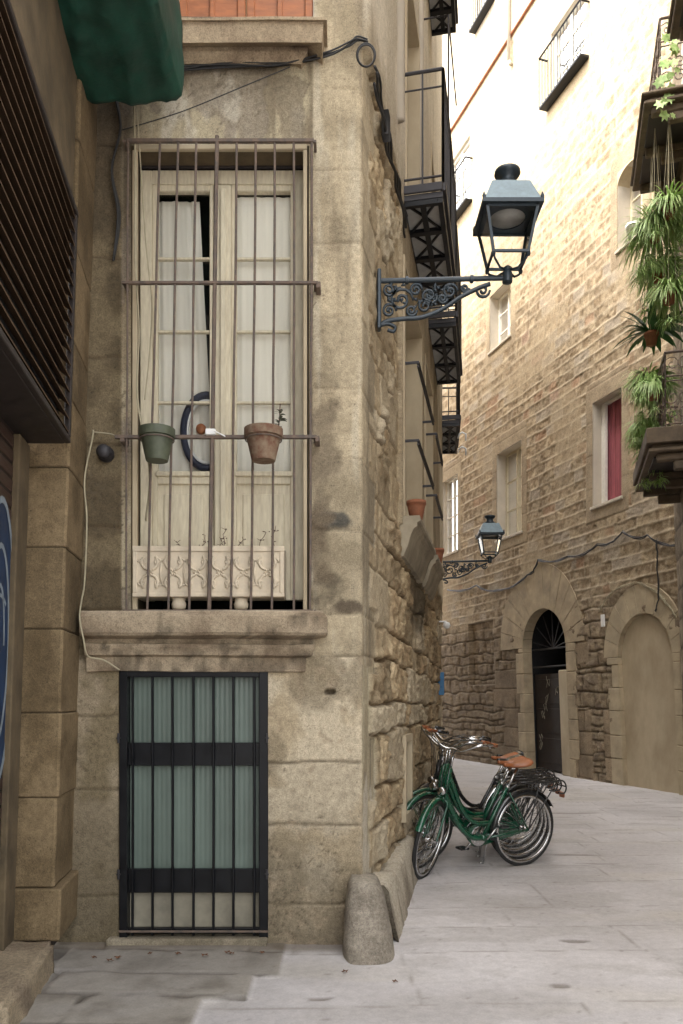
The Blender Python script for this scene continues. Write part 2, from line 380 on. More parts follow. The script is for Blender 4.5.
WU = (FX(131), FX(309), FZ(611), FZ(146))      # upper window opening
WL = (FX(119), FX(268), FZ(938), FZ(667))      # lower window opening
WT = (FX(178), FX(314), FZ(16), FZ(-300))      # orange window
WA = (sidet(1.62), sidet(2.95), 2.98, 5.05); WB = (sidet(3.35), sidet(4.3), 2.98, 5.0); WC = (sidet(6.0), sidet(7.0), 2.98, 5.0)
WD1 = (sidet(1.75), sidet(2.7), 5.62, 7.7); WD2 = (sidet(4.1), sidet(5.0), 5.62, 7.7)
VENT = (sidet(1.68), sidet(2.05), .55, 1.16)
def hcorner(s, z):
    h = np.zeros_like(s); n = fbm(s*2.2, z*1.6, 1, 5); nf = fbm(s*13, z*13, 4, 4); st = fbm(s*7, z*.8, 14, 4); nm = fbm(s*5, z*5, 60, 4)
    # plaster front
    c = mix((.385, .335, .235), (.26, .215, .145), ss(n+st*.6, -.15, .25)); strk = fbm(s*16, z*1.1, 140, 4); c = mix(c, (.15, .12, .085), ss(strk, .1, .4)*.65); c = mix(c, (.5, .46, .37), ss(-strk, .25, .55)*.4)
    c = mix(c, (.5, .455, .37), ss(fbm(s*4, z*2.2, 23, 4)+st*.35, .22, .42)*.8)
    c = mix(c, (.13, .1, .07), ss(st+.3*nm, .3, .6)*ss(z, 4.4, 5.2)*.7)
    peel = ss(fbm(s*2.6+4, z*1.9, 31, 5), .1, .14)
    c = mix(c, (.235, .2, .155), peel*.8); h = h+nf*.003+n*.004-peel*.004
    # pale vertical streaks lower on front edge strip of the quoin
    pxs = s
    fr = s < SCN+.01
    # front quoin & left jamb stones
    q = ((s > FX(313)) & (s < SCN+.48) & (z > 1.72)).astype(float)
    rows = [-.5, .245, .74, 1.12, 1.775, 2.02, 2.535, 2.97, 3.405, 3.85, 4.3, 4.75, 5.25, 5.8, 6.4, 7, 7.6, 8.2, 9, 10, 11, 12, 13, 16]
    dh, dv, r1, r2 = masonry(s, z, rows, 30, 40, 2, .012, 5)
    cq = mix((.42, .355, .25), (.31, .26, .18), ss(nm+st*.4, -.2, .4)); cq = mix(cq, (.5, .45, .35), ss(fbm(s*12, z*1.3, 71, 4), .0, .45)*.6); cq = mix(cq, (.2, .165, .115), ss(fbm(s*10, z*1.2, 171, 4), .2, .5)*.6); cq = cq*(.84+.28*r1[..., None]); cq = mix(cq, (.18, .15, .105), ss(fbm(s*2.4, z*1.4, 313, 5), .12, .35)*.55*(z < 5))
    jq = 1-ss(dh, .003, .011)
    cq = mix(cq, (.2, .16, .11), jq*.4*ss(nm, -.3, .2)); hq = -jq*.008+nf*.004
    wq = q
    c = mix(c, cq, wq); h = h*(1-wq)+hq*wq
    # left jamb stones
    lj = (s < FX(122)); rl = [-.5, .3, .95, 1.4, 1.75, 2.05, 2.56, 3.06, 3.6, 4.2, 4.9, 5.6, 6.5, 8, 16]
    dl, dvl, a1, a2 = masonry(s, z, rl, 30, 40, 7, .014, 5); jl = 1-ss(dl, .003, .012)
    cl = mix((.2, .16, .1), (.105, .082, .05), ss(nm, -.2, .4)); cl = mix(cl*(.8+.4*a1[..., None]), (.09, .065, .04), jl*.8)
    c = np.where(lj[..., None], cl, c); h = np.where(lj, .012-jl*.012+nf*.005, h)
    # frame groove around upper window
    # ground floor masonry both sides of the lower grille
    low = fr & (z < 1.775)
    cb = mix((.47, .405, .3), (.37, .305, .21), ss(nm+.3*n, -.15, .4)); cb = cb*(.86+.26*r1[..., None])
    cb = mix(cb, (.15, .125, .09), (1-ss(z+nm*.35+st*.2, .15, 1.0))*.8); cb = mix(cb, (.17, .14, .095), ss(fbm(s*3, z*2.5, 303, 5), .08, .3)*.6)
    cb = mix(cb, (.16, .13, .09), jq*.8)
    pk = ss(fbm(s*16, z*16, 91, 4), .28, .5); cb = mix(cb, (.3, .24, .17), pk*.5)
    hb = -jq*.014+nm*.007+nf*.005-pk*.005+(r1-.5)*.012
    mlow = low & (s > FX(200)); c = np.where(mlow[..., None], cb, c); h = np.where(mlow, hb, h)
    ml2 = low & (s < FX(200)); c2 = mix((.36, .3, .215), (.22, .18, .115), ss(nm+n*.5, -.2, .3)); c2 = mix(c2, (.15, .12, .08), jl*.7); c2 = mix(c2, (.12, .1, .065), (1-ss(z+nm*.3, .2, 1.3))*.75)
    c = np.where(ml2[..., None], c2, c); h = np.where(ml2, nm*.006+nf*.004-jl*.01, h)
    # dark weathered zone above ledge right side, moss patches
    def blob(cx_, cz_, a, b, k=.8): return 1-ss(((s-cx_)/a)**2+((z-cz_)/b)**2+nm*1.7+nf*1.3, .2, 1.5)
    c = mix(c, (.085, .07, .05), blob(FX(325), FZ(590), .16, .12)*.8*fr); c = mix(c, (.055, .055, .05), blob(FX(330), FZ(521), .11, .06)*.9)
    c = mix(c, (.15, .12, .085), blob(FX(322), FZ(450), .09, .6)*.75*fr); c = mix(c, (.14, .11, .075), blob(FX(318), FZ(560), .1, .25)*.7*fr); c = mix(c, (.09, .07, .05), blob(FX(345), FZ(606), .1, .045)*.9)
    h = h+blob(FX(330), FZ(521), .09, .05)*.012
    e = ((s-FX(330))/.035)**2+((z-FZ(692))/.02)**2; h = h-(1-ss(e, .5, 1.2))*.05; c = mix(c, (.06, .045, .03), (1-ss(e, .6, 1.4))*.8)
    dk = ss(FX(142)-s, -.05, .14)*ss(z+nm*.25, 3.9, 4.9)*fr; c = mix(c, (.06, .048, .035), dk*.75); c = mix(c, (.09, .07, .045), ss(FX(135)-s+nm*.03, -.02, .2)*fr*.35)  # grime plus shade of the awning and inner corner, both painted into the colour
    pk1 = ((np.abs((s-FX(292)+nm*.07)/.085) < 1) & (np.abs((z-FZ(112)+nf*.1)/.2) < 1) & fr).astype(float); c = mix(c, (.215, .18, .13), pk1*.75); h = h-pk1*.004
    c = mix(c, (.54, .5, .41), blob(FX(222), FZ(100), .13, .13)*.6*fr); c = mix(c, (.2, .165, .12), ss(fbm(s*9, z*.9, 330, 4), .1, .35)*ss(z, 4.85, 5.3)*.6*fr)
    # upper front dark grime beneath cornice
    c = mix(c, (.12, .095, .065), ss(z+nm*.12, FZ(105), FZ(60))*ss(FX(300)-s, -.1, .2)*.55*fr)
    crk = np.abs(fbm(s*3.3, z*3.1, 201, 5, .6)); cm = (1-ss(crk, .004, .014))*ss(fbm(s*1.3, z*1.3, 210, 2), .05, .3)*fr; c = mix(c, (.1, .08, .055), cm*.7); h = h-cm*.005
    # side wall
    t = (s-SCN)/1.022; side = s > SCN+.01
    rr = np.cumsum(np.concatenate([[-.5], np.tile([.30, .22, .36, .27, .24, .4, .2], 9)]))
    dh, dv, b1, b2 = masonry(t, z+t*.01, rr, .3, .85, 11, .05, 2.2)
    d = np.minimum(dh, dv*1.2); j = 1-ss(d+nf*.006, .001, .022)
    rough = fbm(t*10, z*10, 16, 5, .62); rg = np.abs(fbm(t*5+3, z*6, 66, 5, .6))
    fc = facet(t+nm*.03, z+nf*.01, 9, 5)+.6*facet(t, z, 21, 15); hr = .02*ss(d+nf*.006, .004, .022)+(b1-.5)*.034+rough*.014-rg*.03+fc*.02+.008-j*.025
    cr = mix((.42, .34, .225), (.3, .225, .14), ss(rough+nm*.4, -.25, .35)); cr = cr*(.68+.55*b2[..., None])*(1+.22*fc[..., None]); cr = mix(cr, (.5, .44, .33), ss(b1, .75, .8)*.7)
    cr = mix(cr, (.13, .09, .055), j*.75)
    sm = ss(fbm(t*1.1, z*.9, 37, 3), .05, .15); hr = hr*(1-sm*.6); cr = mix(cr, (.4, .33, .225), sm*.5)
    rubble = side & (t > .34+.1*np.sign(np.sin(z*7.5)))
    hp = nf*.003+n*.006+.045; cp = mix((.4, .335, .24), (.29, .24, .165), ss(n+st*.5, -.25, .4)); cp = mix(cp, (.5, .45, .35), ss(fbm(t*2, z*1.2, 43, 4), .2, .45)*.6)
    z0 = 2.93+nm*.05
    pl = side & (t > 1.52) & (z > np.where(z < 3.4, z0, 0)+0*z) & (z > 2.6)
    pl = pl | (side & (z > 5.5+.06*t+nm*.04) & (t < 1.52))
    c = np.where(rubble[..., None], cr, c); h = np.where(rubble, hr, h)
    cp = mix(cp, mix((.62, .57, .47), (.5, .45, .36), ss(n+st*.5, -.3, .4)), ss(z+nm*.2, 5.3, 6.2)*.85)
    c = np.where(pl[..., None], cp, c); h = np.where(pl, hp, h)
    moss = 1-ss(((t-2.9)/.8)**2+((z-2.55)/.45)**2+nm*.9, .3, 1.2); c = mix(c, (.075, .06, .04), moss*.85*side)
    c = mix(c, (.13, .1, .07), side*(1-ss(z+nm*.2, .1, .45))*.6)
    taper = ss(np.abs(s-SCN), 0, .05); h = h*(.5+.5*taper)
    return h, c
marks_s = [x for q in (WU, WL, WT, WA, WB, WC, WD1, WD2, VENT) for x in q[:2]]
marks_z = [x for q in (WU, WL, WT, WA, WD1, VENT) for x in q[2:]]
us = axis_pts([(.0, 2.0, .010), (2.0, 5.2, .018), (5.2, 12, .05), (12, 22, .15)], marks_s)
vs = axis_pts([(-.05, 5.9, .0115), (5.9, 9, .05), (9, 13.5, .1)], marks_z)
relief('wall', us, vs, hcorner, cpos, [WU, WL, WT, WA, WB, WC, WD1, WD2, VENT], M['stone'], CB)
MB().add([cw(0, -.02, 13.4), cw(1.87, -.02, 13.4), cw(6, -.02, 13.4), cw(9, -.02, 13.4), cw(14, -.02, 13.4), cw(20, -.02, 13.4), (-4, 26, 13.4), (-6, 10, 13.4), (-2, 4.9, 13.4)], [tuple(range(9))]).build('roof', M['brownwall'], CB)

def cbox(mb, s0, s1, n0, n1, z0, z1, bev=0): mb.box((s0, n0, z0), (s1, n1, z1), bev, xf=cw)
def reveal(parent, s0, s1, z0, z1, dep, mat, fx, th=.05, bottom=True, name='window_reveal', out=-.004):
    mb = MB(fx); e = .006
    mb.box((s0-th, -dep-.05, z0-th), (s0+e, out, z1+th)); mb.box((s1-e, -dep-.05, z0-th), (s1+th, out, z1+th))
    mb.box((s0+e, -dep-.05, z1-e), (s1-e, out-.002, z1+th))
    if bottom: mb.box((s0+e, -dep-.05, z0-th), (s1-e, out-.002, z0+e))
    return mb.build(name, mat, parent)
def backing(mb, s0, s1, z0, z1, n0, n1):
    mb.box((s0-.03, n0-.03, z0-.03), (s1+.03, n0, z1+.03)); mb.box((s0-.05, n0, z0-.03), (s0-.03, n1, z1+.03)); mb.box((s1+.03, n0, z0-.03), (s1+.05, n1, z1+.03))
    mb.box((s0-.03, n0, z1+.03), (s1+.03, n1, z1+.05)); mb.box((s0-.03, n0, z0-.05), (s1+.03, n1, z0-.03))

# --- upper french window
s0, s1, z0, z1 = WU
YW = FY+.17
def wf(x, y, z): return (x, y, z)
win = MB()
xa, xb = PX(150, YW), PX(297, YW)
def rect(mb, pa, pb, ya, yb, Y, d=.04, bev=.004): mb.box((PX(pa, Y), Y, PZ(yb, Y)), (PX(pb, Y), Y+d, PZ(ya, Y)), bev)
rect(win, 140, 152, 170, 600, YW, .09); rect(win, 295, 306, 170, 600, YW, .09); rect(win, 152, 295, 170, 184, YW, .09); rect(win, 214, 231, 184, 600, YW-.012, .07, .008)
rect(win, 220, 226, 188, 600, YW-.03, .02, .004)
WIN = win.build('window', M['cream'], CB); autosm(WIN)
lf = MB()
for (a, b) in ((152.5, 213.5), (231.5, 294.5)):
    rect(lf, a, a+5, 184.5, 600, YW+.012, .045); rect(lf, b-4, b, 184.5, 600, YW+.012, .045)
    rect(lf, a+5, b-4, 184.5, 191, YW+.012, .045)
    for y in (257, 330, 401): rect(lf, a+5, b-4, y, y+2.6, YW+.016, .03)
    rect(lf, a+5, b-4, 474, 484, YW+.012, .045); rect(lf, a+5, b-4, 484, 600, YW+.03, .02, 0)
    rect(lf, a+11, b-10, 494, 590, YW+.02, .02, .006); rect(lf, a+3, b-2, 471, 476, YW-.005, .03, .005)
lf.build('sash', M['cream'], WIN)
pn = MB()
for (a, b) in ((157, 210), (236, 291)): pn.add([(PX(a, YW), YW+.045, PZ(474, YW)), (PX(b, YW), YW+.045, PZ(474, YW)), (PX(b, YW), YW+.045, PZ(190, YW)), (PX(a, YW), YW+.045, PZ(190, YW))], [(0, 1, 2, 3)])
pn.build('pane', M['glass'], WIN)
def drape(x0, x1, z0, z1, y, amp, nf, mat, parent, name='curtain', top_in=0):
    vs_ = []; fs_ = []; n = 60; m = 14
    for j in range(m+1):
        for i in range(n+1):
            a = i/n; b = j/m
            xx = x0+(x1-x0)*a*(1-top_in*b)
            vs_.append((xx, y+amp*math.sin(a*nf*6.28+math.sin(a*9)+b*.8)*(.5+.5*math.sin(a*17+1))+.002*math.sin(b*9+a*5), z0+(z1-z0)*b))
    for j in range(m):
        for i in range(n): fs_.append((j*(n+1)+i, j*(n+1)+i+1, (j+1)*(n+1)+i+1, (j+1)*(n+1)+i))
    return link(name, vs_, fs_, mat, parent, True)
drape(PX(235, YW), PX(294, YW), PZ(478, YW), PZ(190, YW), YW+.075, .004, 5, M['curtain'], WIN)
drape(PX(154, YW), PX(211, YW), PZ(478, YW), PZ(190, YW), YW+.12, .007, 4, M['curtain'], WIN, top_in=.26)
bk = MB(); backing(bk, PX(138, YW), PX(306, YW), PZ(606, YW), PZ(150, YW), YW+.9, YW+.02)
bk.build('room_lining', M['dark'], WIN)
reveal(CB, s0, s1, z0, z1, .3, M['brownwall'], cw, out=-.02)
rl = MB(); rect(rl, 132, 309, 146, 168, YW-.0, .1); rl.build('shaded_lintel', M['darkwood'], CB)  # dark board colour stands in for the recess shadow at the window head
rl = MB(); rect(rl, 134, 307, 144, 149, FY-.012, .03); rect(rl, 303, 307, 149.5, 610, FY-.01, .03); rect(rl, 132, 137, 149.5, 610, FY-.01, .03); rl.build('window_moulding', M['render'], CB)
# bicycle wheel seen behind the left pane
bw = MB(); cxw, czw, Yw = PX(206, 5.13), PZ(431, 5.13), YW+.075
RW = empty('hoop', (cxw, Yw, czw-.27), 'dark round wheel with white inner ring propped behind the left window pane', 'wheel')
def ring(cx_, cz_, y, r, tr, sq=.9, n=40): return [(cx_+math.cos(a)*r*.62, y, cz_+math.sin(a)*r) for a in np.linspace(0, 2*math.pi, n, endpoint=False)]
MB().tube(ring(cxw, czw, Yw, .235, 0), .024, 8, True).build('tyre', M['navy'], RW, True)
MB().tube(ring(cxw, czw, Yw, .2, 0), .011, 8, True).build('rim', M['plasticwhite'], RW, True)
MB().lathe([(.001, -.01), (.03, -.01), (.034, .01), (.001, .012)], 16, (cxw-.035, Yw, czw+.02), 'y').build('hub', M['orange'], RW, True)

# --- window grille
GY = FY-.09
def GX(p): return PX(p, GY)
def GZ(p): return PZ(p, GY)
gr = MB()
for (a, b, r_) in ((160, 147, .0075), (178, 168, .0075), (196, 189, .0075), (237, 231, .0075), (256, 251, .0075), (275, 272, .0075), (294, 294, .0075), (128, 126, .006), (312, 310, .0075)):
    P_ = [(GX(a+(b-a)*k_/6)+.002*math.sin(k_*2+a), GY, GZ(140+471*k_/6)) for k_ in range(7)]
    gr.tube(P_, r_, 6)
gr.tube([(GX(217), GY, GZ(136)), (GX(213), GY, GZ(400)), (GX(209), GY, GZ(612))], .0125, 6)
def hbar(mb, y, a, b, hh=.008, d=.012): mb.box((GX(a), GY-.012, GZ(y)-hh), (GX(b), GY-.012+2*d, GZ(y)+hh), .002)
hbar(gr, 141, 127, 314, .01); hbar(gr, 283, 122, 318); hbar(gr, 437, 115, 317, .01, .014); hbar(gr, 611, 124, 313)
for y in (141, 283, 437, 611):
    for x in (124, 315): gr.box((GX(x)-.008, GY, GZ(y)-.008), (GX(x)+.008, FY+.02, GZ(y)+.008))
for x, y in ((318, 283), (317, 437), (122, 437)): gr.box((GX(x)-.012, GY-.01, GZ(y)-.03), (GX(x)+.016, FY+.01, GZ(y)+.006), .004)
gr.build('window_grille', M['rust'], CB)

# --- ledge under the grille : swept profile, mitred right end
def cornice(name, prof, X0, X1, yw, mat, parent, amp=.004, seg=70, both=False, seed=1):
    pm = max(p for p, z in prof); vs_ = []; fs_ = []; m = seg+2+(1 if both else 0)
    for k_, (p, z) in enumerate(prof):
        xl = X0+(pm-p if both else 0); xr = X1-(pm-p)
        row = []
        if both: row.append((xl, yw+.03, z))
        for i in range(seg+1): row.append((xl+(xr-xl)*i/seg, yw-p, z))
        row.append((xr, yw+.03, z))
        for (x, y, zz) in row:
            nn = float(fbm(np.array([x*9.+seed]), np.array([k_*.7+y*3]), 5+seed, 3)[0]); n2 = float(fbm(np.array([x*2.5+seed]), np.array([k_*.2]), 15+seed, 2)[0])
            vs_.append((x, y+nn*amp, zz+n2*amp*1.5+nn*amp*.8))
    for k_ in range(len(prof)-1):
        for i in range(m-1): a = k_*m+i; fs_.append((a, a+1, a+m+1, a+m))
    return link(name, vs_, fs_, mat, parent, False)
def colored(o, fn):
    me = o.data; n = len(me.vertices); co = np.empty(n*3, np.float32); me.vertices.foreach_get('co', co); co = co.reshape(-1, 3)+origin_of(o.parent if o.parent else None)
    at = me.attributes.new('Col', 'FLOAT_COLOR', 'POINT'); c = np.ones((n, 4), np.float32); c[:, :3] = np.clip(fn(co), .01, .9); at.data.foreach_set('color', c.ravel()); return o
ledgep = [(0, PZ(672, 4.9)), (.03, PZ(671, 4.87)), (.035, PZ(657, 4.86)), (.07, PZ(655, 4.84)), (.085, PZ(648, 4.84)), (.085, PZ(644, 4.8)), (.05, PZ(643, 4.8)), (.055, PZ(638, 4.78)), (.15, PZ(635, 4.75)), (.165, PZ(632, 4.73)), (.165, PZ(616, 4.73)), (.15, PZ(613, 4.75)), (.14, PZ(612, 4.75)+.012), (-.2, PZ(612, 4.75)+.022)]
lg = cornice('ledge', ledgep, PX(79, 4.73), PX(327, 4.73), FY, M['stone'], CB, .0045, 110)
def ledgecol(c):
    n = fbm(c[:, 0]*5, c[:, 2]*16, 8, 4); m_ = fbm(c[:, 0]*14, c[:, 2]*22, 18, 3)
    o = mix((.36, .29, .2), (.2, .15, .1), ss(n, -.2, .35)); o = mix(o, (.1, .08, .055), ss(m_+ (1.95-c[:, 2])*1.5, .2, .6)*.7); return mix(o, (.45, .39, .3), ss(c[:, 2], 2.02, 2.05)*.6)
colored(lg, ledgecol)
# --- window at the top
TY = 4.72
tp = [(0, PZ(66, 4.9)), (.04, PZ(64, 4.86)), (.05, PZ(60, 4.85)), (.08, PZ(52, 4.82)), (.08, PZ(47, 4.82)), (.14, PZ(44, 4.76)), (.17, PZ(43, 4.73)), (.18, PZ(22, 4.72)), (.2, PZ(20, 4.7)), (.2, PZ(17, 4.7)), (-.1, PZ(17, 4.7)+.01)]
tl = cornice('upper_ledge', tp, PX(150, TY), PX(327, TY), FY, M['stone'], CB, .004, 60, seed=9)
colored(tl, lambda c: mix(mix((.38, .3, .2), (.24, .18, .12), ss(fbm(c[:, 0]*4, c[:, 2]*9, 3, 4), -.2, .4)), (.08, .05, .035), ss(fbm(c[:, 0]*8, c[:, 2]*14, 33, 3), .2, .5)*.6))
ow = MB()
y1 = FY+.02; zt = PZ(17, 4.75)
xl, xr = PX(179, y1), PX(313, y1); xm = (xl+xr)/2
for (a, b) in ((xl, xm-.004), (xm+.004, xr)):
    ow.box((a, y1, zt), (a+.05, y1+.05, zt+2), .005); ow.box((b-.05, y1, zt), (b, y1+.05, zt+2), .005); ow.box((a+.05, y1, zt), (b-.05, y1+.045, zt+.05), .005)
    ow.box((a+.05, y1+.02, zt+.05), (b-.05, y1+.04, zt+2))
    ow.box((a+(b-a)/2-.015, y1-.004, zt+.05), (a+(b-a)/2+.015, y1+.02, zt+2), .003)
OW = ow.build('wooden_shutter', M['orange'], CB)
reveal(CB, WT[0], WT[1], WT[2]-.02, WT[3], .2, M['plasterlight'], cw)
# --- lower window: black grille over frosted panes
LY = FY-.015
def LX(p): return PX(p, LY)
def LZ(p): return PZ(p, LY)
fr_ = MB()
fr_.box((LX(119), LY, LZ(938)), (LX(127), LY+.06, LZ(668)), .003); fr_.box((LX(259), LY, LZ(938)), (LX(268), LY+.06, LZ(668)), .003)
fr_.box((LX(127), LY, LZ(677)), (LX(259), LY+.06, LZ(668)), .003); fr_.box((LX(127), LY+.03, LZ(766)), (LX(259), LY+.055, LZ(743)), .003); fr_.box((LX(127), LY+.03, LZ(894)), (LX(259), LY+.055, LZ(870)), .003)
fr_.box((LX(127), LY+.01, LZ(934)), (LX(259), LY+.05, LZ(929)), .002)
LW = fr_.build('barred_window', M['blackiron'], CB)
bars = MB()
for x in (132, 152, 172, 193, 213, 233, 254): bars.tube([(LX(x), LY+.012, LZ(936)), (LX(x)+.002, LY+.012, LZ(800)), (LX(x), LY+.012, LZ(676))], .0085, 6)
bars.box((LX(116), LY-.01, LZ(873)), (LX(270), LY+.002, LZ(870))) if 0 else None
bars.build('window_bars', M['blackiron'], LW)
cr = MB(); cr.box((LX(119), LY-.014, LZ(932)), (LX(268), LY-.004, LZ(930)), .001); cr.build('cross_rod', M['rust'], LW)
for x, y in ((119, 738), (119, 874), (267, 738), (267, 874)):
    hg = MB(); hg.tube([(LX(x)-.012, LY-.01, LZ(y)), (LX(x)+.012, LY-.01, LZ(y))], .006, 6); hg.tube([(LX(x), LY-.01, LZ(y+5)), (LX(x), LY-.01, LZ(y-5))], .008, 8)
    hg.build('hinge', M['iron'], LW)
pane = MB()
def corr(mb, xa, xb, za, zb, y, per=.03, a=.0005):
    n = int((xb-xa)/per*6); vs_ = []
    for i in range(n+1):
        x = xa+(xb-xa)*i/n; yy = y+a*math.sin(i/6*6.283)
        vs_ += [(x, yy, za), (x, yy, zb)]
    mb.add(vs_, [(2*i, 2*i+2, 2*i+3, 2*i+1) for i in range(n)])
pv = MB(); corr(pv, LX(127), LX(259), LZ(871), LZ(676), LY+.08); pv.build('pane', M['frost'], LW, True)
pv = MB(); pv.box((LX(127), LY+.07, LZ(935)), (LX(259), LY+.09, LZ(892))); pv.build('kick_panel', M['beige'], LW)
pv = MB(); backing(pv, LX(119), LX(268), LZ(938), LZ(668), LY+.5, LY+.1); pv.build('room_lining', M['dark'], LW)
reveal(CB, *WL, .12, M['brownwall'], cw, out=-.03)
sp = [(0, -.02), (.05, -.02), (.055, PZ(951, 4.84)), (.06, PZ(940, 4.84)), (.05, PZ(939, 4.85)+.004), (-.1, PZ(938, 4.9)+.01)]
sl_ = cornice('sill', sp, PX(106, 4.84), PX(267, 4.84), FY, M['stone'], CB, .004, 40, True, 4); colored(sl_, lambda c: mix((.3, .26, .19), (.2, .17, .12), ss(fbm(c[:, 0]*9, c[:, 2]*30, 5, 3), -.3, .3)))

# --- side windows with projecting guard bars
def sidewin(W, guard, pot=False, sill=True):
    s0, s1, z0, z1 = W
    mb = MB(cw); d = -.16
    mb.box((s0, d-.05, z0), (s0+.05, d, z1), .004); mb.box((s1-.05, d-.05, z0), (s1, d, z1), .004); mb.box((s0+.05, d-.05, z1-.06), (s1-.05, d, z1), .004); mb.box((s0+.05, d-.05, z0), (s1-.05, d, z0+.06), .004)
    m_ = (s0+s1)/2; mb.box((m_-.03, d-.05, z0+.06), (m_+.03, d+.01, z1-.06), .004)
    for k_ in range(1, 4):
        zz = z0+(z1-z0)*k_/4; mb.box((s0+.05, d-.04, zz-.012), (m_-.03, d-.01, zz+.012)); mb.box((m_+.03, d-.04, zz-.012), (s1-.05, d-.01, zz+.012))
    o = mb.build('window', M['cream'], CB)
    p = MB(cw); p.box((s0+.05, d-.06, z0+.06), (s1-.05, d-.055, z1-.06)); p.build('pane', M['frost'], o)
    reveal(CB, s0, s1, z0, z1, .22, M['render'], cw, out=.056)
    if guard:
        for zz in (z0+.62, z0+1.25):
            gb = MB(cw)
            gb.tube([(s0-.02, 0, zz), (s0-.02, .16, zz), (s1+.02, .16, zz), (s1+.02, 0, zz)], .013, 6)
            gb.tube([(s0-.02, .16, zz-.03), (s1+.02, .16, zz-.03)], .01, 6)
            gb.build('guard_rail', M['iron'], CB)
    if sill:
        sb = MB(cw); zz = z0; pr = [(-.02, .0), (.18, 0), (.185, -.045), (.16, -.055), (.16, -.085), (.135, -.1), (.11, -.15), (.085, -.24), (.05, -.32), (-.02, -.33)]; nn_ = 10; vv = []
        for i in range(nn_+1):
            for (n_, z_) in pr: vv.append((s0-.08+(s1-s0+.16)*i/nn_, n_, zz+z_))
        q_ = len(pr); sb.add(vv, [(i*q_+k_, i*q_+k_+1, (i+1)*q_+k_+1, (i+1)*q_+k_) for i in range(nn_) for k_ in range(q_-1)]+[tuple(range(q_)), tuple(nn_*q_+k_ for k_ in range(q_))])
        o2 = sb.build('corbelled_sill', M['sillstone'], CB)
sidewin(WA, True); sidewin(WB, True); sidewin(WC, False, sill=False); sidewin(WD1, False, sill=False); sidewin(WD2, False, sill=False)
v_ = MB(cw); v_.box((VENT[0]-.02, -.3, VENT[2]-.02), (VENT[1]+.02, -.25, VENT[3]+.02)); v_.build('vent_back', M['dark'], CB); reveal(CB, *VENT, .26, M['render'], cw, name='vent_reveal', out=.06)
for W, lab in ((WA, 'nearer'), (WB, 'farther')):
    sc_ = (W[0]+W[1])/2 if lab == 'farther' else W[0]+.12
    p0 = cw(sc_, .13, W[2]+.002)
    P = MB(); P.lathe([(.05, 0), (.07, .1), (.078, .13), (.082, .13), (.082, .16), (.07, .16), (.06, .12), (.001, .12)], 18, p0); o = P.build('flower_pot', M['terracotta'], None, True)
    setp(o, 'small red clay pot on the %s side window sill of the corner house' % lab, 'flower pot', 'pots on the side window sills')

# --- iron balconies on the side wall
def railpanel(mb, A, B, z0, z1, step=.1, scroll=True, r=.007):
    A = Vector(A); B = Vector(B); Ln = (B-A).length; n = max(1, int(Ln/step))
    def q(f, z): p = A.lerp(B, f); return (p.x, p.y, z)
    mb.tube([q(0, z1), q(1, z1)], .014, 6); mb.tube([q(0, z0+.06), q(1, z0+.06)], .009, 6); mb.tube([q(0, z1-.14), q(1, z1-.14)], .007, 6)
    for i in range(n+1):
        f = i/n; mb.tube([q(f, z0), q(f, z1)], r if 0 < i < n else .012, 6)
        if scroll and i < n:
            c = (i+.5)/n; rr_ = Ln/n*.42
            for zc in (z1-.07,): mb.tube([tuple(Vector(q(c, zc))+(B-A).normalized()*math.cos(a)*rr_+Vector((0, 0, math.sin(a)*rr_))) for a in np.linspace(0, 6.28, 9)[:-1]], .004, 4, True)
def side_balcony(sa, sb, z, over, tall=False, cells=3, scale=1, lattice=True):
    P = MB(cw); P.box((sa, .02, z-.015), (sb, over, z+.03)); P.box((sa, over-.02, z+.031), (sb, over+.025, z+.1), .006); P.box((sa-.02, .02, z+.031), (sa+.0, over, z+.1), .006)
    B_ = P.build('balcony', M['iron'], CB)
    s_ = MB(cw); s_.box((sa+.02, .03, z-.022), (sb-.02, over-.03, z-.0155)); s_.build('soffit_panel', M['soffit'], B_)
    g_ = MB(cw); w_ = over-.03; zb = z-.03
    g_.box((sa, .02, zb-.03), (sa+.04, over, zb+.008)); g_.box((sb-.04, .02, zb-.03), (sb, over, zb+.008)); g_.box((sa+.04, over-.04, zb-.03), (sb-.04, over, zb+.008)); g_.box((sa+.04, .02, zb-.03), (sb-.04, .05, zb+.008))
    mid = (over+.03)/2; g_.box((sa+.04, mid-.022, zb-.022), (sb-.04, mid+.022, zb+.006))
    Lc = (sb-sa)/cells
    for i in range(cells):
        a = sa+i*Lc; b = a+Lc
        if i: g_.box((a-.03, .05, zb-.025), (a+.03, over-.04, zb+.007))
        for (p, q) in (((a, .05), ((a+b)/2, mid)), ((b, .05), ((a+b)/2, mid)), ((a, over-.04), ((a+b)/2, mid)), ((b, over-.04), ((a+b)/2, mid))):
            g_.tube([(p[0], p[1], zb-.005), (q[0], q[1], zb-.005)], .011, 4)
    g_.build('soffit_ironwork', M['blackiron'], B_)
    r_ = MB(); ztop = z+1.02
    A = cw(sa+.01, .03, 0); Bp = cw(sa+.01, over, 0); C_ = cw((sa+sb)/2, over, 0); D_ = cw(sb-.01, over, 0); E_ = cw(sb-.01, .03, 0)
    railpanel(r_, A, Bp, z+.1, ztop, .14, False); railpanel(r_, Bp, C_, z+.1, ztop, .085); railpanel(r_, C_, D_, z+.1, ztop, .085); railpanel(r_, D_, E_, z+.1, ztop, .12, False)
    r_.build('railing', M['iron'], B_); return B_
def t_at(px, Y): return SCN+1.022*(Y-4.9)
side_balcony(sidet(1.6), sidet(3.25), 5.56, .36, cells=4)
side_balcony(sidet(3.75), sidet(5.3), 5.58, .34, cells=3)
side_balcony(sidet(6.9), sidet(8.2), 5.6, .3, cells=3)
side_balcony(sidet(3.4), sidet(4.25), 9.15, .32, cells=3)
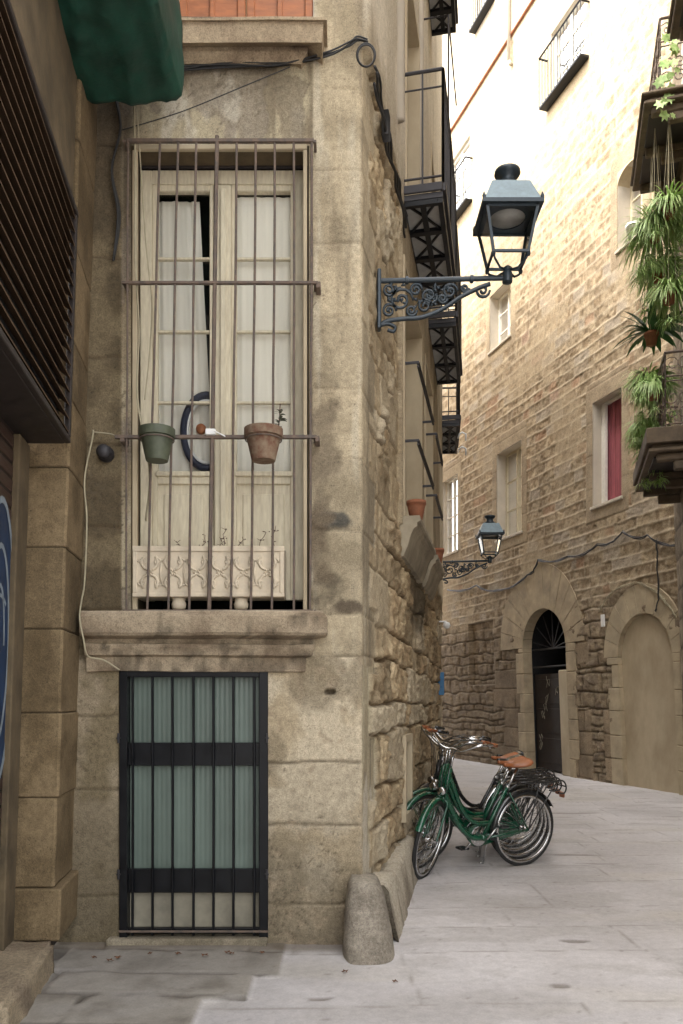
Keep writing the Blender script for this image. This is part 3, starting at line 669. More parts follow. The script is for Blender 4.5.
fp = MB(cw); fp.tube([(sidet(3.1), .03, 8.3), (sidet(3.1), .3, 8.3), (sidet(3.1), .3, 6.7)], .01, 6); fp.tube([(sidet(3.1), .3, 8.3), (sidet(4.3), .32, 8.3)], .008, 6); fp.build('awning_frame', M['iron'], CB)
dp = MB(cw); dp.tube([(sidet(1.25), .06, 5.95), (sidet(1.25), .06, 13)], .04, 8); dp.tube([(sidet(2.75), .06, 5.8), (sidet(2.75), .06, 13)], .03, 8); dp.build('drain_pipe', M['plasterlight'], CB, True)
sgn = MB(cw); sgn.box((sidet(6.35), .0, PZ(695, 11.2)), (sidet(6.4), .09, PZ(672, 11.2)), .004); o = sgn.build('blue_sign', M['blue'], None); setp(o, 'small blue projecting sign low on the far side wall of the corner house', 'sign')
gl_ = cw(sidet(5.9), .14, PZ(626, 10.9)); b_ = MB(); b_.lathe([(.001, -.05), (.04, -.035), (.052, 0), (.04, .035), (.001, .05)], 14, gl_); b_.tube([cw(sidet(5.9), .0, gl_[2]+.05), (gl_[0], gl_[1], gl_[2]+.05)], .012, 6); o = b_.build('globe_light', M['plasticwhite'], None, True); setp(o, 'tiny white globe fitting on the far side wall above the blue sign', 'light')

# ============================================================ corner guard stone and kerb along side wall
def guardstone():
    n = 40; m = 26; vs_ = []; fs_ = []
    cx_, cy_ = .165, 4.78; H = .46
    for j in range(m+1):
        f = j/m; z = -.03+H*f
        rx = (.155*(1-f)+.088*f)+.015*math.sin(f*3.1); ry = (.27*(1-f)+.16*f)
        if f > .9: k_ = 1-((f-.9)/.1)**2*.18; rx *= k_; ry *= k_
        for i in range(n):
            a = 6.283*i/n; e = .62
            ca, sa_ = math.cos(a), math.sin(a); X = math.copysign(abs(ca)**e, ca)*rx; Y_ = math.copysign(abs(sa_)**e, sa_)*ry
            nn = float(fbm(np.array([a*2.2]), np.array([z*9.]), 12, 4)[0])*.014
            vs_.append((cx_+X*(1+nn*4)-.03*f, cy_+Y_*(1+nn*3)+.06*f, z+nn*.3))
    for j in range(m):
        for i in range(n): a = j*n+i; b = j*n+(i+1) % n; fs_.append((a, b, b+n, a+n))
    fs_.append(tuple(m*n+i for i in range(n)))
    o = link('guard_stone', vs_, fs_, M['granite'], None, True)
    o2 = colored2(o, lambda c: mix(mix((.34, .3, .24), (.22, .19, .15), ss(fbm(c[:, 0]*9, c[:, 2]*9, 3, 4), -.3, .4)), (.45, .41, .33), ss(c[:, 2], .4, .47)*.6)); return o
def colored2(o, fn):
    me = o.data; n = len(me.vertices); co = np.empty(n*3, np.float32); me.vertices.foreach_get('co', co); co = co.reshape(-1, 3)+np.array(o.location)
    at = me.attributes.new('Col', 'FLOAT_COLOR', 'POINT'); c = np.ones((n, 4), np.float32); c[:, :3] = np.clip(fn(co), .01, .9); at.data.foreach_set('color', c.ravel()); return o
setp(guardstone(), 'worn tapered granite guard stone at the foot of the house corner', 'guard stone')
# low sloping stone footing along the side wall
def footing():
    ns = 130; prof = [(-.05, .33), (.03, .33), (.075, .315), (.1, .28), (.125, .15), (.15, -.03)]; vs_ = []; fs_ = []
    for i in range(ns+1):
        s = SCN+.1+1.95*i/ns; f = i/ns
        for k_, (n_, z) in enumerate(prof):
            nn = float(fbm(np.array([s*5.]), np.array([k_*.9]), 6, 4)[0]); blk = (.008, -.005, .003)[int(s*1.7) % 3]
            zz = z+(blk+.02*(1-f) if z > 0 else 0)
            vs_.append(cw(s, (n_*(1.45-.6*f)+nn*.02+blk*.5) if k_ > 0 else n_, zz+nn*.02))
    m = len(prof)
    for i in range(ns):
        for k_ in range(m-1): a = i*m+k_; fs_.append((a, a+1, a+m+1, a+m))
    fs_ += [tuple(range(m)), tuple(ns*m+k_ for k_ in range(m))]
    o = link('footing', vs_, fs_, M['granite'], CB, True)
    colored(o, lambda c: mix((.46, .41, .32), (.24, .2, .15), ss(fbm(c[:, 1]*6, c[:, 2]*9, 3, 4)+(0.2-c[:, 2])*1.2, -.2, .5)))
footing()

# ============================================================ RIGHT BUILDING (long rubble wall with arches)
ROX, ROY = 5.39, 12.6; DN = math.hypot(.31, 1); DX, DY = -.31/DN, 1/DN; NX, NY = -1/DN, -.31/DN
def RY(px): a = (px-CX)/F; return (ROX+.31*ROY)/(a+.31)
def RU(px): return (RY(px)-ROY)*DN
def RZ(px, py): return PZ(py, RY(px))
def rlean(z): return .07*(np.minimum(z, 3.6)-3.6)
def rpos(u, z, n): u = u+rlean(z); return np.stack([ROX+DX*u+NX*n, ROY+DY*u+NY*n, z+0*u], -1)
def rw(u, n, z): u = u+float(rlean(z)); return (ROX+DX*u+NX*n, ROY+DY*u+NY*n, z)
RB = empty('rubble_house', (rw(4, 0, 0)), 'tall tan rubble house with raised mortar lines, stone framed windows and two arches', 'building')
def W4(pl, pr, yt, yb):                       # pixel box -> (u0,u1,z0,z1)
    pm_ = (pl+pr)/2; return (RU(pr), RU(pl), RZ(pm_, yb), RZ(pm_, yt))
w_red = W4(593, 622, 395, 502); w_mid = W4(497, 522, 447, 536); w_far = W4(443, 458, 478, 553); w_up = W4(490, 511, 287, 344)
w_arch = (RU(643), RU(618), RZ(628, 243), RZ(628, 165)); w_juls = W4(551, 585, 10, 82); w_jul2 = W4(450, 470, 150, 215); w_top = W4(478, 494, -60, 15)
wins = [w_red, w_mid, w_far, w_up, w_arch, w_juls, w_jul2, w_top]
# arches : (ul, ur, z spring, z top) ; u larger = further left in the picture
DA = dict(u0=RU(564), u1=RU(522), zs=2.62, zt=RZ(545, 608), z0=-.03, ru0=RU(583), ru1=RU(500), rt=RZ(545, 562))
BA = dict(u0=RU(669), u1=RU(615.5), zs=RZ(645, 655), zt=RZ(643, 613), z0=-.03, ru0=RU(684), ru1=RU(602), rt=RZ(640, 584))
def lean(z): return -.045*(z-1.2)*0
def in_arch(A, u, z, pad=0):
    c = (A['u0']+A['u1'])/2; a = (A['u1']-A['u0'])/2+pad; H = A['zt']-A['zs']+pad
    return (np.abs(u-c) < a) & (z < np.where(z > A['zs'], A['zs']+H*np.sqrt(np.clip(1-((u-c)/a)**2, 0, 1)), 99)) & (z > A['z0']-1)
def hright(u, z):
    n = fbm(u*.8, z*.8, 1, 5); nf = fbm(u*7, z*7, 4, 4); nm = fbm(u*3, z*3, 60, 4); st = fbm(u*3, z*.5, 8, 4)
    rows = np.cumsum(np.concatenate([[-.4], np.random.RandomState(3).uniform(.18, .25, 130)]))
    dh, dv, r1, r2 = masonry(u, z, rows, .16, .62, 6, .016, 2.4); fc = facet(u, z, 7, 3)+.5*facet(u, z, 16, 13)
    lowz = 1-ss(z+nm*.25, 2.9, 3.5)
    hm = np.exp(-(dh/.022)**2); vm = np.exp(-(dv/.016)**2)*.75*ss(nf, -.4, .2)
    mo = np.clip(np.maximum(hm*(.55+.45*ss(nm, -.5, .1)), vm), 0, 1)
    rough = fbm(u*11, z*11, 16, 4)
    h1 = mo*.011+rough*.006+fc*.009+(r1-.5)*.012
    cs = mix((.43, .35, .235), (.27, .205, .13), ss(rough+nm*.3, -.2, .3)); cs = cs*(.84+.34*r2[..., None])*(1+.15*fc[..., None]); cs = mix(cs, (.45, .4, .32), ss(r1, .8, .86)*.6); cs = mix(cs, (.34, .2, .13), ss(r2, .93, .96)*.5)
    c1 = mix(cs, (.56, .48, .35), mo*.85)
    # recessed joints lower down, larger and looser stones
    rows2 = np.cumsum(np.concatenate([[-.4], np.random.RandomState(9).uniform(.1, .34, 60)]))
    dh2, dv2, q1, q2 = masonry(u, z, rows2, .18, .6, 26, .07, 2.0); d2 = np.minimum(dh2, dv2); j2 = 1-ss(d2+nf*.01, 0, .035)
    fc2 = facet(u, z, 9, 33); h2 = -j2*.035+rough*.008+fc2*.016+(q1-.5)*.035+.01; c2 = mix((.37, .3, .2), (.25, .195, .135), ss(rough, -.2, .3))*(.82+.36*q2[..., None]); c2 = mix(c2, (.1, .075, .05), j2*.75)
    c = mix(c1, c2, lowz); h = h1*(1-lowz)+h2*lowz
    smo = ss(fbm(u*.9, z*.7, 90, 4), .12, .3)*(1-lowz); c = mix(c, (.46, .375, .25), smo*.55); h = h*(1-smo*.6)
    # dressed stone round windows
    for k_, w_ in enumerate(wins):
        pd = .2; m = (u > w_[0]-pd) & (u < w_[1]+pd) & (z > w_[2]-.28) & (z < w_[3]+.38)
        cc = mix((.42, .345, .235), (.33, .265, .18), ss(nm, -.3, .3)); jj = 1-ss(np.abs(((z-w_[2]+.28) % .62)-.01), 0, .02)
        c = np.where(m[..., None], mix(cc, (.22, .17, .11), jj*.5), c); h = np.where(m, .012+nf*.003-jj*.006, h)
    for A, pad in ((DA, .05), (BA, .03)):
        m = (u > A['ru0']-.1) & (u < A['ru1']+.12+(.35 if A is DA else 0)) & (z < A['zs']+.1)
        bl = masonry(u, z, np.arange(-.4, 4, .43), .5, .8, 44, .015, 3); jj = 1-ss(np.minimum(bl[0], bl[1]), 0, .018)
        tooth = (bl[2] > .42) | (u > A['u0']-.22) & (u < A['u1']+.22)
        cc = mix((.38, .3, .2), (.25, .195, .13), ss(nm+n, -.3, .3))*(.8+.3*bl[3][..., None]); cc = mix(cc, (.12, .09, .06), jj*.7)
        m = m & tooth
        c = np.where(m[..., None], cc, c); h = np.where(m, .01+nf*.006-jj*.02, h)
    # blocked little window outline
    m = (u > RU(492)) & (u < RU(468)) & (z > RZ(480, 685)) & (z < RZ(480, 622)); e = np.minimum(np.minimum(u-RU(492), RU(468)-u), np.minimum(z-RZ(480, 685), RZ(480, 622)-z))
    h = np.where(m, h-.09, h); c = np.where(m[..., None], mix(c, (.07, .05, .035), (1-ss(e, 0, .05))*.8), c)
    c = mix(c, (.17, .13, .09), lowz*ss(u, 3.2, 6)*.45)
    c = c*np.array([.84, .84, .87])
    # top storey render
    wh = ss(z, 16.25, 16.3); c = mix(c, mix((.5, .44, .35), (.42, .36, .27), ss(n, -.3, .4)), wh); h = h*(1-wh)+wh*.03
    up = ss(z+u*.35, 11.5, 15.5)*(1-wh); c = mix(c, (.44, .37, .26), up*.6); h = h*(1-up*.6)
    return h, c
mu = [x for w_ in wins for x in w_[:2]]+[DA['u0'], DA['u1'], BA['u0'], BA['u1']]; mz = [x for w_ in wins for x in w_[2:]]+[16.27]
us = axis_pts([(-.35, 5.5, .03), (5.5, 12, .05), (12, 20, .2)], mu); vs = axis_pts([(-.1, 8.5, .017), (8.5, 16.5, .034), (16.5, 21, .15)], mz)
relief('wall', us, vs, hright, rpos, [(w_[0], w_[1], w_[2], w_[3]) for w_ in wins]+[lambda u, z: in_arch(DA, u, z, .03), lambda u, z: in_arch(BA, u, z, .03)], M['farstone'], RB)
cb_ = MB(rw); cb_.box((-.35, 0, 16.24), (20, .06, 16.29), .01); cb_.build('string_course', M['terracotta'], RB)
MB().add([rw(-.35, -.02, 21), rw(20, -.02, 21), rw(20, -8, 21), rw(-.35, -8, 21)], [(0, 1, 2, 3)]).build('roof', M['brownwall'], RB)

def archpts(c, a, zs, H, n=22): return [(c+a*math.cos(t), zs+H*math.sin(t)) for t in np.linspace(0, math.pi, n+1)]
def voussoirs(A, nv, mat, name='arch_surround'):
    ci = (A['u0']+A['u1'])/2; ai = (A['u1']-A['u0'])/2; Hi = A['zt']-A['zs']
    co_ = (A['ru0']+A['ru1'])/2; ao = (A['ru1']-A['ru0'])/2; Ho = A['rt']-A['zs']
    mb = MB(rw); rnd = random.Random(4)
    for k_ in range(nv):
        t0 = math.pi*k_/nv+.006; t1 = math.pi*(k_+1)/nv-.006; pr = .02+rnd.uniform(0, .008)
        i_ = [(ci+ai*math.cos(t), A['zs']+Hi*math.sin(t)) for t in np.linspace(t0, t1, 4)]; o_ = [(co_+ao*math.cos(t), A['zs']+Ho*math.sin(t)) for t in np.linspace(t1, t0, 4)]
        mb.prism(i_+o_, -.2, pr)
    o = mb.build(name, mat, RB)
    for (ua, ub) in ((A['u0']-.2, A['u0']), (A['u1'], A['u1']+.2)):
        zz = A['z0']; j = MB(rw); j.box((ua+.01, -.2, A['z0']), (ub-.01, -.0, A['zs']))
        while zz < A['zs']-.05:
            hh = min(.42+rnd.uniform(-.05, .08), A['zs']-zz); ex = rnd.choice((0, .12))
            a_, b_ = (ua-ex, ub) if ub <= ci else (ua, ub+ex)
            j.box((a_, -.2, zz+.004), (b_, .022+rnd.uniform(0, .006), zz+hh-.006), .012); zz += hh
        j.build('arch_jamb', mat, RB)
    return o
archstone = stone_mat('arch_stone', 30, .4)
M['voussoir'] = plain('voussoir', (.36, .29, .19), .92, var=.3, scale=3.2, bump=.5, dist=.012)
M['voussoir2'] = plain('voussoir_pale', (.4, .33, .22), .92, var=.22, scale=3.2, bump=.4, dist=.01)
voussoirs(DA, 13, M['voussoir']); voussoirs(BA, 11, M['voussoir2'])
# infill of the blind arch
c_ = (BA['u0']+BA['u1'])/2; a_ = (BA['u1']-BA['u0'])/2+.01
mb = MB(rw); mb.prism([(c_-a_, -.05), (c_+a_, -.05)]+archpts(c_, a_, BA['zs'], BA['zt']-BA['zs']+.01), -.3, -.07); mb.build('arch_infill', M['render'], RB)
# doorway
c_ = (DA['u0']+DA['u1'])/2; a_ = (DA['u1']-DA['u0'])/2+.01
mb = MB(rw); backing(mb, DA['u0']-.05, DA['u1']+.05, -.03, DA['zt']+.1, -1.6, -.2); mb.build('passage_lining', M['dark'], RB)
mb = MB(rw); ud = DA['u0']+.62*(DA['u1']-DA['u0'])
mb.box((DA['u0']+.3, -.3, .02), (DA['u1'], -.24, 2.05), .01)
for k_ in range(3): mb.box((DA['u0']+.38, -.245, .18+k_*.62), (DA['u1']-.1, -.23, .7+k_*.62), .01)
DR = mb.build('door', M['darkwood'], RB)
# scratched tags on the door
rn = random.Random(2); mk = MB(rw)
for k_ in range(9):
    u_ = rn.uniform(DA['u0']+.42, DA['u1']-.14); z_ = .5+k_*.17; P_ = [(u_+.07*math.sin(j*1.3+k_), -.225, z_+.1*math.cos(j*1.9+k_*2)+.01*j) for j in range(6)]; mk.tube(P_, .006, 4)
mk.build('scratched_tag', M['beige'], DR)
mb = MB(rw); mb.box((DA['u0']+.0, -.07, 0), (DA['u0']+.34, -.01, 2.1), .02); mb.build('door_side_panel', M['render'], RB)
fl = MB(rw)
for k_ in range(7):
    t = math.pi*(k_+.5)/7; fl.tube([(c_, -.22, DA['zs']-.05), (c_+a_*.95*math.cos(t), -.22, DA['zs']-.05+(DA['zt']-DA['zs'])*math.sin(t))], .012, 5)
fl.tube([(DA['u0'], -.22, 2.2), (DA['u1'], -.22, 2.2)], .02, 6); fl.tube([(DA['u0'], -.22, DA['zs']-.05), (DA['u1'], -.22, DA['zs']-.05)], .02, 6)
fl.build('fanlight', M['iron'], RB)
mb = MB(rw); mb.box((BA['u1']+.32, .02, RZ(597, 628)), (BA['u1']+.4, .06, RZ(597, 616)), .004); o = mb.build('meter_box', M['plasticwhite'], None); setp(o, 'small white box fixed to the rubble wall between the two arches', 'meter box')

def rwin(W, kind='cream', dep=.2, nrow=3, curtain=None, mull=True):
    u0, u1, z0, z1 = W; mb = MB(rw); d = -dep; t_ = .055
    mb.box((u0, d-.05, z0), (u0+t_, d, z1), .004); mb.box((u1-t_, d-.05, z0), (u1, d, z1), .004); mb.box((u0+t_, d-.05, z1-t_), (u1-t_, d, z1), .004); mb.box((u0+t_, d-.05, z0), (u1-t_, d, z0+t_), .004)
    m_ = (u0+u1)/2 if mull else u1-t_-.045; mb.box((m_-.03, d-.05, z0+t_), (m_+.03, d+.01, z1-t_), .004)
    for k_ in range(1, nrow): zz = z0+(z1-z0)*k_/nrow; mb.box((u0+t_, d-.045, zz-.014), (m_-.03, d-.01, zz+.014)); mb.box((m_+.03, d-.045, zz-.014), (u1-t_, d-.01, zz+.014))
    o = mb.build('window', M['white'] if kind == 'white' else M['cream'], RB)
    p = MB(rw)
    if mull: p.add([(u0+t_, d-.03, z0+t_), (m_-.03, d-.03, z0+t_), (m_-.03, d-.03, z1-t_), (u0+t_, d-.03, z1-t_)], [(0, 1, 2, 3)]); p.add([(m_+.03, d-.03, z0+t_), (u1-t_, d-.03, z0+t_), (u1-t_, d-.03, z1-t_), (m_+.03, d-.03, z1-t_)], [(0, 1, 2, 3)]); p.build('pane', M['farglass'], o)
    if curtain:
        vs_ = []; n = 40
        for i in range(n+1):
            a = i/n; vs_ += [rw(u0+.03+(u1-u0-.06)*a, d-.1+.02*math.sin(a*34+math.sin(a*8)*2), z0), rw(u0+.03+(u1-u0-.06)*a, d-.1+.012*math.sin(a*34), z1)]
        link('curtain', vs_, [(2*i, 2*i+2, 2*i+3, 2*i+1) for i in range(n)], M[curtain], o, True)
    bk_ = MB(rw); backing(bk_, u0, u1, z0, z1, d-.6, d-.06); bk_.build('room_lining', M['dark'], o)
    reveal(RB, u0, u1, z0, z1, dep, M['plasterlight'], rw)
    s_ = MB(rw); s_.box((u0-.04, -.1, z0-.05), (u1+.04, .05, z0+.005), .008); s_.build('sill', M['plasterlight'], RB)
    return o
# red curtained window: open white casements at each side
o = rwin(w_red, 'white', .18, 1, 'redcurtain', False); rwin(w_mid, 'cream', .22, 3, 'curtain'); rwin(w_far, 'white', .1, 4, 'curtain'); rwin(w_up, 'white', .22, 3, None); rwin(w_juls, 'white', .08, 3, 'curtain'); rwin(w_jul2, 'white', .06, 3, 'curtain'); rwin(w_top, 'white', .1, 3, 'curtain'); rwin(w_arch, 'cream', .25, 3, None)
# arched head over w_arch
u0, u1, z0, z1 = w_arch; cc_ = (u0+u1)/2; aa = (u1-u0)/2; ah = MB(rw)
for sg_ in (1, -1):
    ah.prism([(cc_+sg_*aa*1.01, z1+.03), (cc_, z1+.03)]+[(cc_+sg_*aa*math.sin(t), z1-aa*.7+aa*.7*math.cos(t)) for t in np.linspace(0, math.pi/2, 9)], -.24, .016)
ah.build('arched_head', M['render'], RB)
for W, ex in ((w_juls, .14), (w_jul2, .14), (w_top, .1)):
    b_ = MB(rw); u0, u1, z0, z1 = W
    b_.box((u0-ex, .0, z0-.07), (u1+ex, .2, z0-.012), .01); zz = z0+.98
    for (p, q) in (((u0-ex, .19), (u1+ex, .19)), ((u0-ex, .0), (u0-ex, .19)), ((u1+ex, 0), (u1+ex, .19))):
        b_.tube([(p[0], p[1], zz), (q[0], q[1], zz)], .02, 6)
    k_ = int((u1-u0+2*ex)/.11)
    for i in range(k_+1): uu = u0-ex+(u1-u0+2*ex)*i/k_; b_.tube([(uu, .19, z0-.02), (uu, .19, zz)], .009, 5)
    b_.build('window_railing', M['blackiron'], RB)
pipe = MB(rw); up_ = RU(512); pipe.tube([(up_, .08, RZ(512, 62)), (up_, .08, 21)], .04, 8); pipe.tube([(up_, .08, RZ(512, 62)), (up_-.02, .03, RZ(512, 66))], .04, 8); pipe.build('drain_pipe', M['plasterlight'], RB, True)

# cables on the right wall
def rcable(name, pts, r, mat, label, sag=.06, cat='cable', n=.05, group=None):
    P_ = []
    for a, b in zip(pts[:-1], pts[1:]):
        for k_ in range(8): f = k_/8; x = a[0]+(b[0]-a[0])*f; y = a[1]+(b[1]-a[1])*f; P_.append(rw(RU(x), n+.01*math.sin(k_+x), RZ(x, y)-sag*4*f*(1-f)))
    P_.append(rw(RU(pts[-1][0]), n, RZ(*pts[-1]))); mb = MB(); mb.tube(P_, r, 6)
    for k_ in range(2): mb.tube([(p[0]+.01*math.sin(i*.9+k_*2), p[1], p[2]+.025*math.sin(i*.55+k_*2.1)) for i, p in enumerate(P_)], r*.6, 5)
    o = mb.build(name, mat, None, True); setp(o, label, cat, group); return o
rcable('cable_bundle', [(449, 590), (478, 585), (500, 590), (530, 575), (540, 560), (570, 556), (600, 545), (625, 532), (650, 535), (683, 545)], .013, M['iron'], 'loose bundle of dark cables sagging along the rubble wall above the arches', .08)
rcable('wall_cable', [(659, 540), (660, 560), (660, 600), (656, 612)], .012, M['cable'], 'short dark cable dropping down the wall above the blocked arch', .0)
rcable('arch_cable', [(600, 612), (610, 596), (625, 586), (640, 583), (655, 590), (668, 604), (676, 618)], .01, M['palecable'], 'pale cable following the outer curve of the blocked arch', -.01, n=.045)

# ============================================================ RIGHT NEAR BUILDING with balconies and plants
def NXw(Y): return 5.14+(Y-12.4)*.28
NDN = math.hypot(.28, 1)
def nlean(z): return .045*(4.6-np.minimum(z, 4.6))
def nw(t, n, z): return (5.14+float(nlean(z))+t*.28/NDN-n/NDN, 12.4+t/NDN+n*.28/NDN, z)      # t along wall (0 at far corner, negative nearer), n outwards to the street
def npos(t, z, n): return np.stack([5.14+nlean(z)+t*.28/NDN-n/NDN, 12.4+t/NDN+n*.28/NDN, z+0*t], -1)
NB = empty('balcony_house', nw(0, 0, 0), 'dark near house at the right edge with planted iron balconies', 'building')
def hnear(u, z):
    dh, dv, r1, r2 = masonry(u, z, np.arange(-.4, 13, .45), .5, 1.0, 3, .01); j = 1-ss(np.minimum(dh, dv), .003, .02); nf = fbm(u*8, z*8, 4, 4)
    c = mix((.27, .22, .16), (.18, .145, .1), ss(nf, -.3, .4))*(.8+.4*r1[..., None]); return nf*.008-j*.015, mix(c, (.06, .045, .03), j*.8)
us = axis_pts([(-10.5, 0, .05)]); vs = axis_pts([(-.1, 12.5, .05)])
relief('wall', us, vs, hnear, npos, [(-2.3, -.9, 4.98, 7.4), (-2.3, -.9, 9.4, 11.6)], M['farstone'], NB)
mb = MB(nw); mb.box((-.0, -.012, -.05), (.05, .02, 12.5)); mb.box((0, -1.2, -.05), (.05, -.012, 12.5)); mb.box((-10.5, -1.2, 12.5), (.05, .02, 12.6)); mb.build('corner_pier', M['brownwall'], NB)
for z0 in (4.98, 9.4):
    mb = MB(nw); mb.box((-2.3, -.2, z0), (-2.2, -.12, z0+2.4), .005); mb.box((-1.0, -.2, z0), (-.9, -.12, z0+2.4), .005); mb.box((-1.64, -.2, z0), (-1.56, -.12, z0+2.4), .005); mb.box((-2.2, -.2, z0+2.3), (-1, -.12, z0+2.4), .005); o = mb.build('window', M['cream'], NB)
    p = MB(nw); p.box((-2.2, -.17, z0), (-1, -.165, z0+2.3)); p.build('pane', M['frost'], o); reveal(NB, -2.3, -.9, z0, z0+2.4, .2, M['plasterlight'], nw)
M['balc'] = plain('balcony_stone', (.12, .09, .06), .9, var=.4, scale=6, bump=.4, dist=.01)
def scroll(mb, c, e1, e2, r, turns=1.4, th=.006, s=1, n=18):
    P_ = []
    for i in range(n+1):
        f = i/n; a = f*turns*6.283*s; rr = r*(1-.8*f); P_.append(tuple(Vector(c)+Vector(e1)*math.cos(a)*rr+Vector(e2)*math.sin(a)*rr))
    mb.tube(P_, th, 4)
def near_balcony(t0, t1, z, over=.67, th=.14):
    mb = MB(nw); mb.box((t0, -.02, z), (t1, over, z+.05), .012); mb.box((t0+.04, -.02, z+.05), (t1-.04, over-.04, z+.1), .012)
    mb.box((t0-.03, -.02, z+.1), (t1+.03, over+.03, z+th), .012)
    for tt in (t0+.12, (t0+t1)/2, t1-.12): mb.box((tt-.05, -.02, z-.1), (tt+.05, over-.1, z-.002), .015); mb.box((tt-.045, -.02, z-.22), (tt+.045, over-.3, z-.102), .015)
    B_ = mb.build('balcony', M['balc'], NB)
    sp_ = MB(nw)
    for a, b in ((t0+.2, (t0+t1)/2-.08), ((t0+t1)/2+.08, t1-.2)): sp_.box((a, .06, z-.02), (b, over-.08, z-.003), .004)
    sp_.build('soffit_board', M['darkwood'], B_)
    g_ = MB(); zb = z+th; zt_ = zb+.95
    C = [nw(t0, 0, 0), nw(t0, over, 0), nw(t1, over, 0), nw(t1, 0, 0)]
    for A_, Bb in zip(C[:-1], C[1:]):
        A_ = Vector(A_); Bb = Vector(Bb); Ln = (Bb-A_).length; e = (Bb-A_)/Ln
        for zz, r_ in ((zt_, .018), (zt_-.3, .01), (zb+.05, .01), (zt_-.36, .008)): g_.tube([tuple(A_+Vector((0, 0, zz))), tuple(Bb+Vector((0, 0, zz)))], r_, 6)
        n = max(2, round(Ln/.27))
        for i in range(n+1): p = A_+e*Ln*i/n; g_.tube([(p.x, p.y, zb), (p.x, p.y, zt_)], .01, 5)
        for i in range(n):
            for (zc, sg_) in ((zt_-.15, 1), (zb+.18, 1), (zb+.38, -1)):
                for sx in (-1, 1):
                    p = A_+e*Ln*(i+.5+sx*.23)/n; scroll(g_, (p.x, p.y, zc), e*sx, Vector((0, 0, sg_)), .09 if zc < zt_-.2 else .1, 1.3, .007, 1, 12)
    g_.build('railing', M['rust'], B_)
    return zb
Yn, Yf = 10.0, 11.95
tn, tf = (Yn-12.4)*NDN-.12, (Yf-12.4)*NDN-.12
near_balcony(tn+.18, tf, 9.12, .64)
near_balcony(tn-3.2, tn-.55, 9.3, .42)
zlow = near_balcony(tn, tf, PZ(484, 11.6)-.02, .6, .3)

def strip_leaf(mb, base, d, ln, w_, droop, n=7, up=.6):
    p = Vector(base); d = Vector(d).normalized(); side = d.cross(Vector((0, 0, 1)))
    if side.length < .01: side = Vector((1, 0, 0))
    side.normalize(); v = (d+Vector((0, 0, up))).normalized(); vs_ = []
    for i in range(n+1):
        f = i/n; ww = w_*math.sin(math.pi*min(1, .15+f*.85))*.5+.001
        vs_ += [tuple(p-side*ww), tuple(p+side*ww+Vector((0, 0, ww*.5)))]
        v = (v+Vector((0, 0, -droop/n))).normalized(); p = p+v*ln/n
    mb.add(vs_, [(2*i, 2*i+1, 2*i+3, 2*i+2) for i in range(n)])
def spider(loc, label, seed, nl=120, ln=.4, w_=.016, droop=2.4, mat='leafpale', pot=True, group='spider plants on the right balconies', babies=10, cord=None, potmat='terracotta', name='spider_plant', hang=.6):
    rn = random.Random(seed); o = empty(name, loc, label, 'plant', group)
    mb = MB(); top = Vector(loc)+Vector((0, 0, .16 if pot else 0))
    for i in range(nl):
        a = rn.uniform(0, 6.283); strip_leaf(mb, top+Vector((math.cos(a)*.03, math.sin(a)*.03, 0)), (math.cos(a), math.sin(a), 0), ln*rn.uniform(.5, 1.1), w_*rn.uniform(.7, 1.3), droop*rn.uniform(.6, 1.3), 7, rn.uniform(.2, 1.6))
    if babies:
        m2 = mb; st_ = MB()
        for k_ in range(babies):
            a = rn.uniform(0, 6.283); r_ = rn.uniform(.12, .26); p = top+Vector((math.cos(a)*r_, math.sin(a)*r_, -rn.uniform(.05, hang)))
            st_.tube([tuple(top), tuple(top+Vector((math.cos(a)*r_, math.sin(a)*r_, .05))), tuple(p)], .003, 4)
            for i in range(22):
                b = rn.uniform(0, 6.283); strip_leaf(m2, p, (math.cos(b), math.sin(b), 0), ln*.42*rn.uniform(.6, 1.1), w_*.7, 2.0, 5, rn.uniform(0, 1.2))
        st_.build('stems', M['leafpale'], o)
    mb.build('foliage', M[mat], o)
    if pot:
        P = MB(); P.lathe([(.065, 0), (.09, .13), (.1, .13), (.1, .17), (.088, .17), (.08, .14), (.001, .14)], 16, loc); P.build('pot', M[potmat], o, True)
    if cord:
        c_ = MB(); 
        for a in (0, 2.1, 4.2): c_.tube([(loc[0]+math.cos(a)*.095, loc[1]+math.sin(a)*.095, loc[2]+.16), (loc[0], loc[1], cord)], .003, 4)
        c_.build('hanger', M['palecable'], o)
    return o
ov = .57
def onrail(t, n, dz): p = nw(t, n, 0); return (p[0], p[1], zlow+dz)
def hangpt(t, n, z): p = nw(t, n, 0); return (p[0], p[1], z)
spider(hangpt(tn+.3, .52, PZ(218, 10.3)), 'pale spider plant in a clay pot hanging nearest the frame edge under the top balcony', 1, 330, .5, .015, cord=9.12, group=None, babies=6)
spider(hangpt(tn+.6, .66, PZ(240, 10.6)), 'bushiest spider plant hanging below the top balcony with long arching leaves', 2, 520, .62, .016, cord=9.12, group=None, babies=9)
spider(hangpt(tn+.95, .58, PZ(280, 10.9)), 'spider plant hanging lowest in the row above the broad leaf plant', 3, 420, .52, .015, cord=9.12, group=None, babies=10)
spider(hangpt(tn+.45, .5, PZ(298, 10.3)), 'small dense spider plant hung close beside the wall under the top balcony', 7, 360, .45, .015, cord=9.12, group=None, babies=6)
spider(onrail(tn+1.05, .66, 1.5), 'broad dark leaved plant in a hanging pot just above the lower balcony rail', 4, 60, .55, .085, 1.1, 'leafdark', True, None, 0, name='broad_leaf_plant', cord=9.12)
spider(onrail(tn+1.15, ov+.12, .9), 'feathery green plant spilling over the lower balcony railing', 5, 560, .46, .014, 2.6, 'leaf', True, None, 20, name='trailing_plant', hang=1.1)
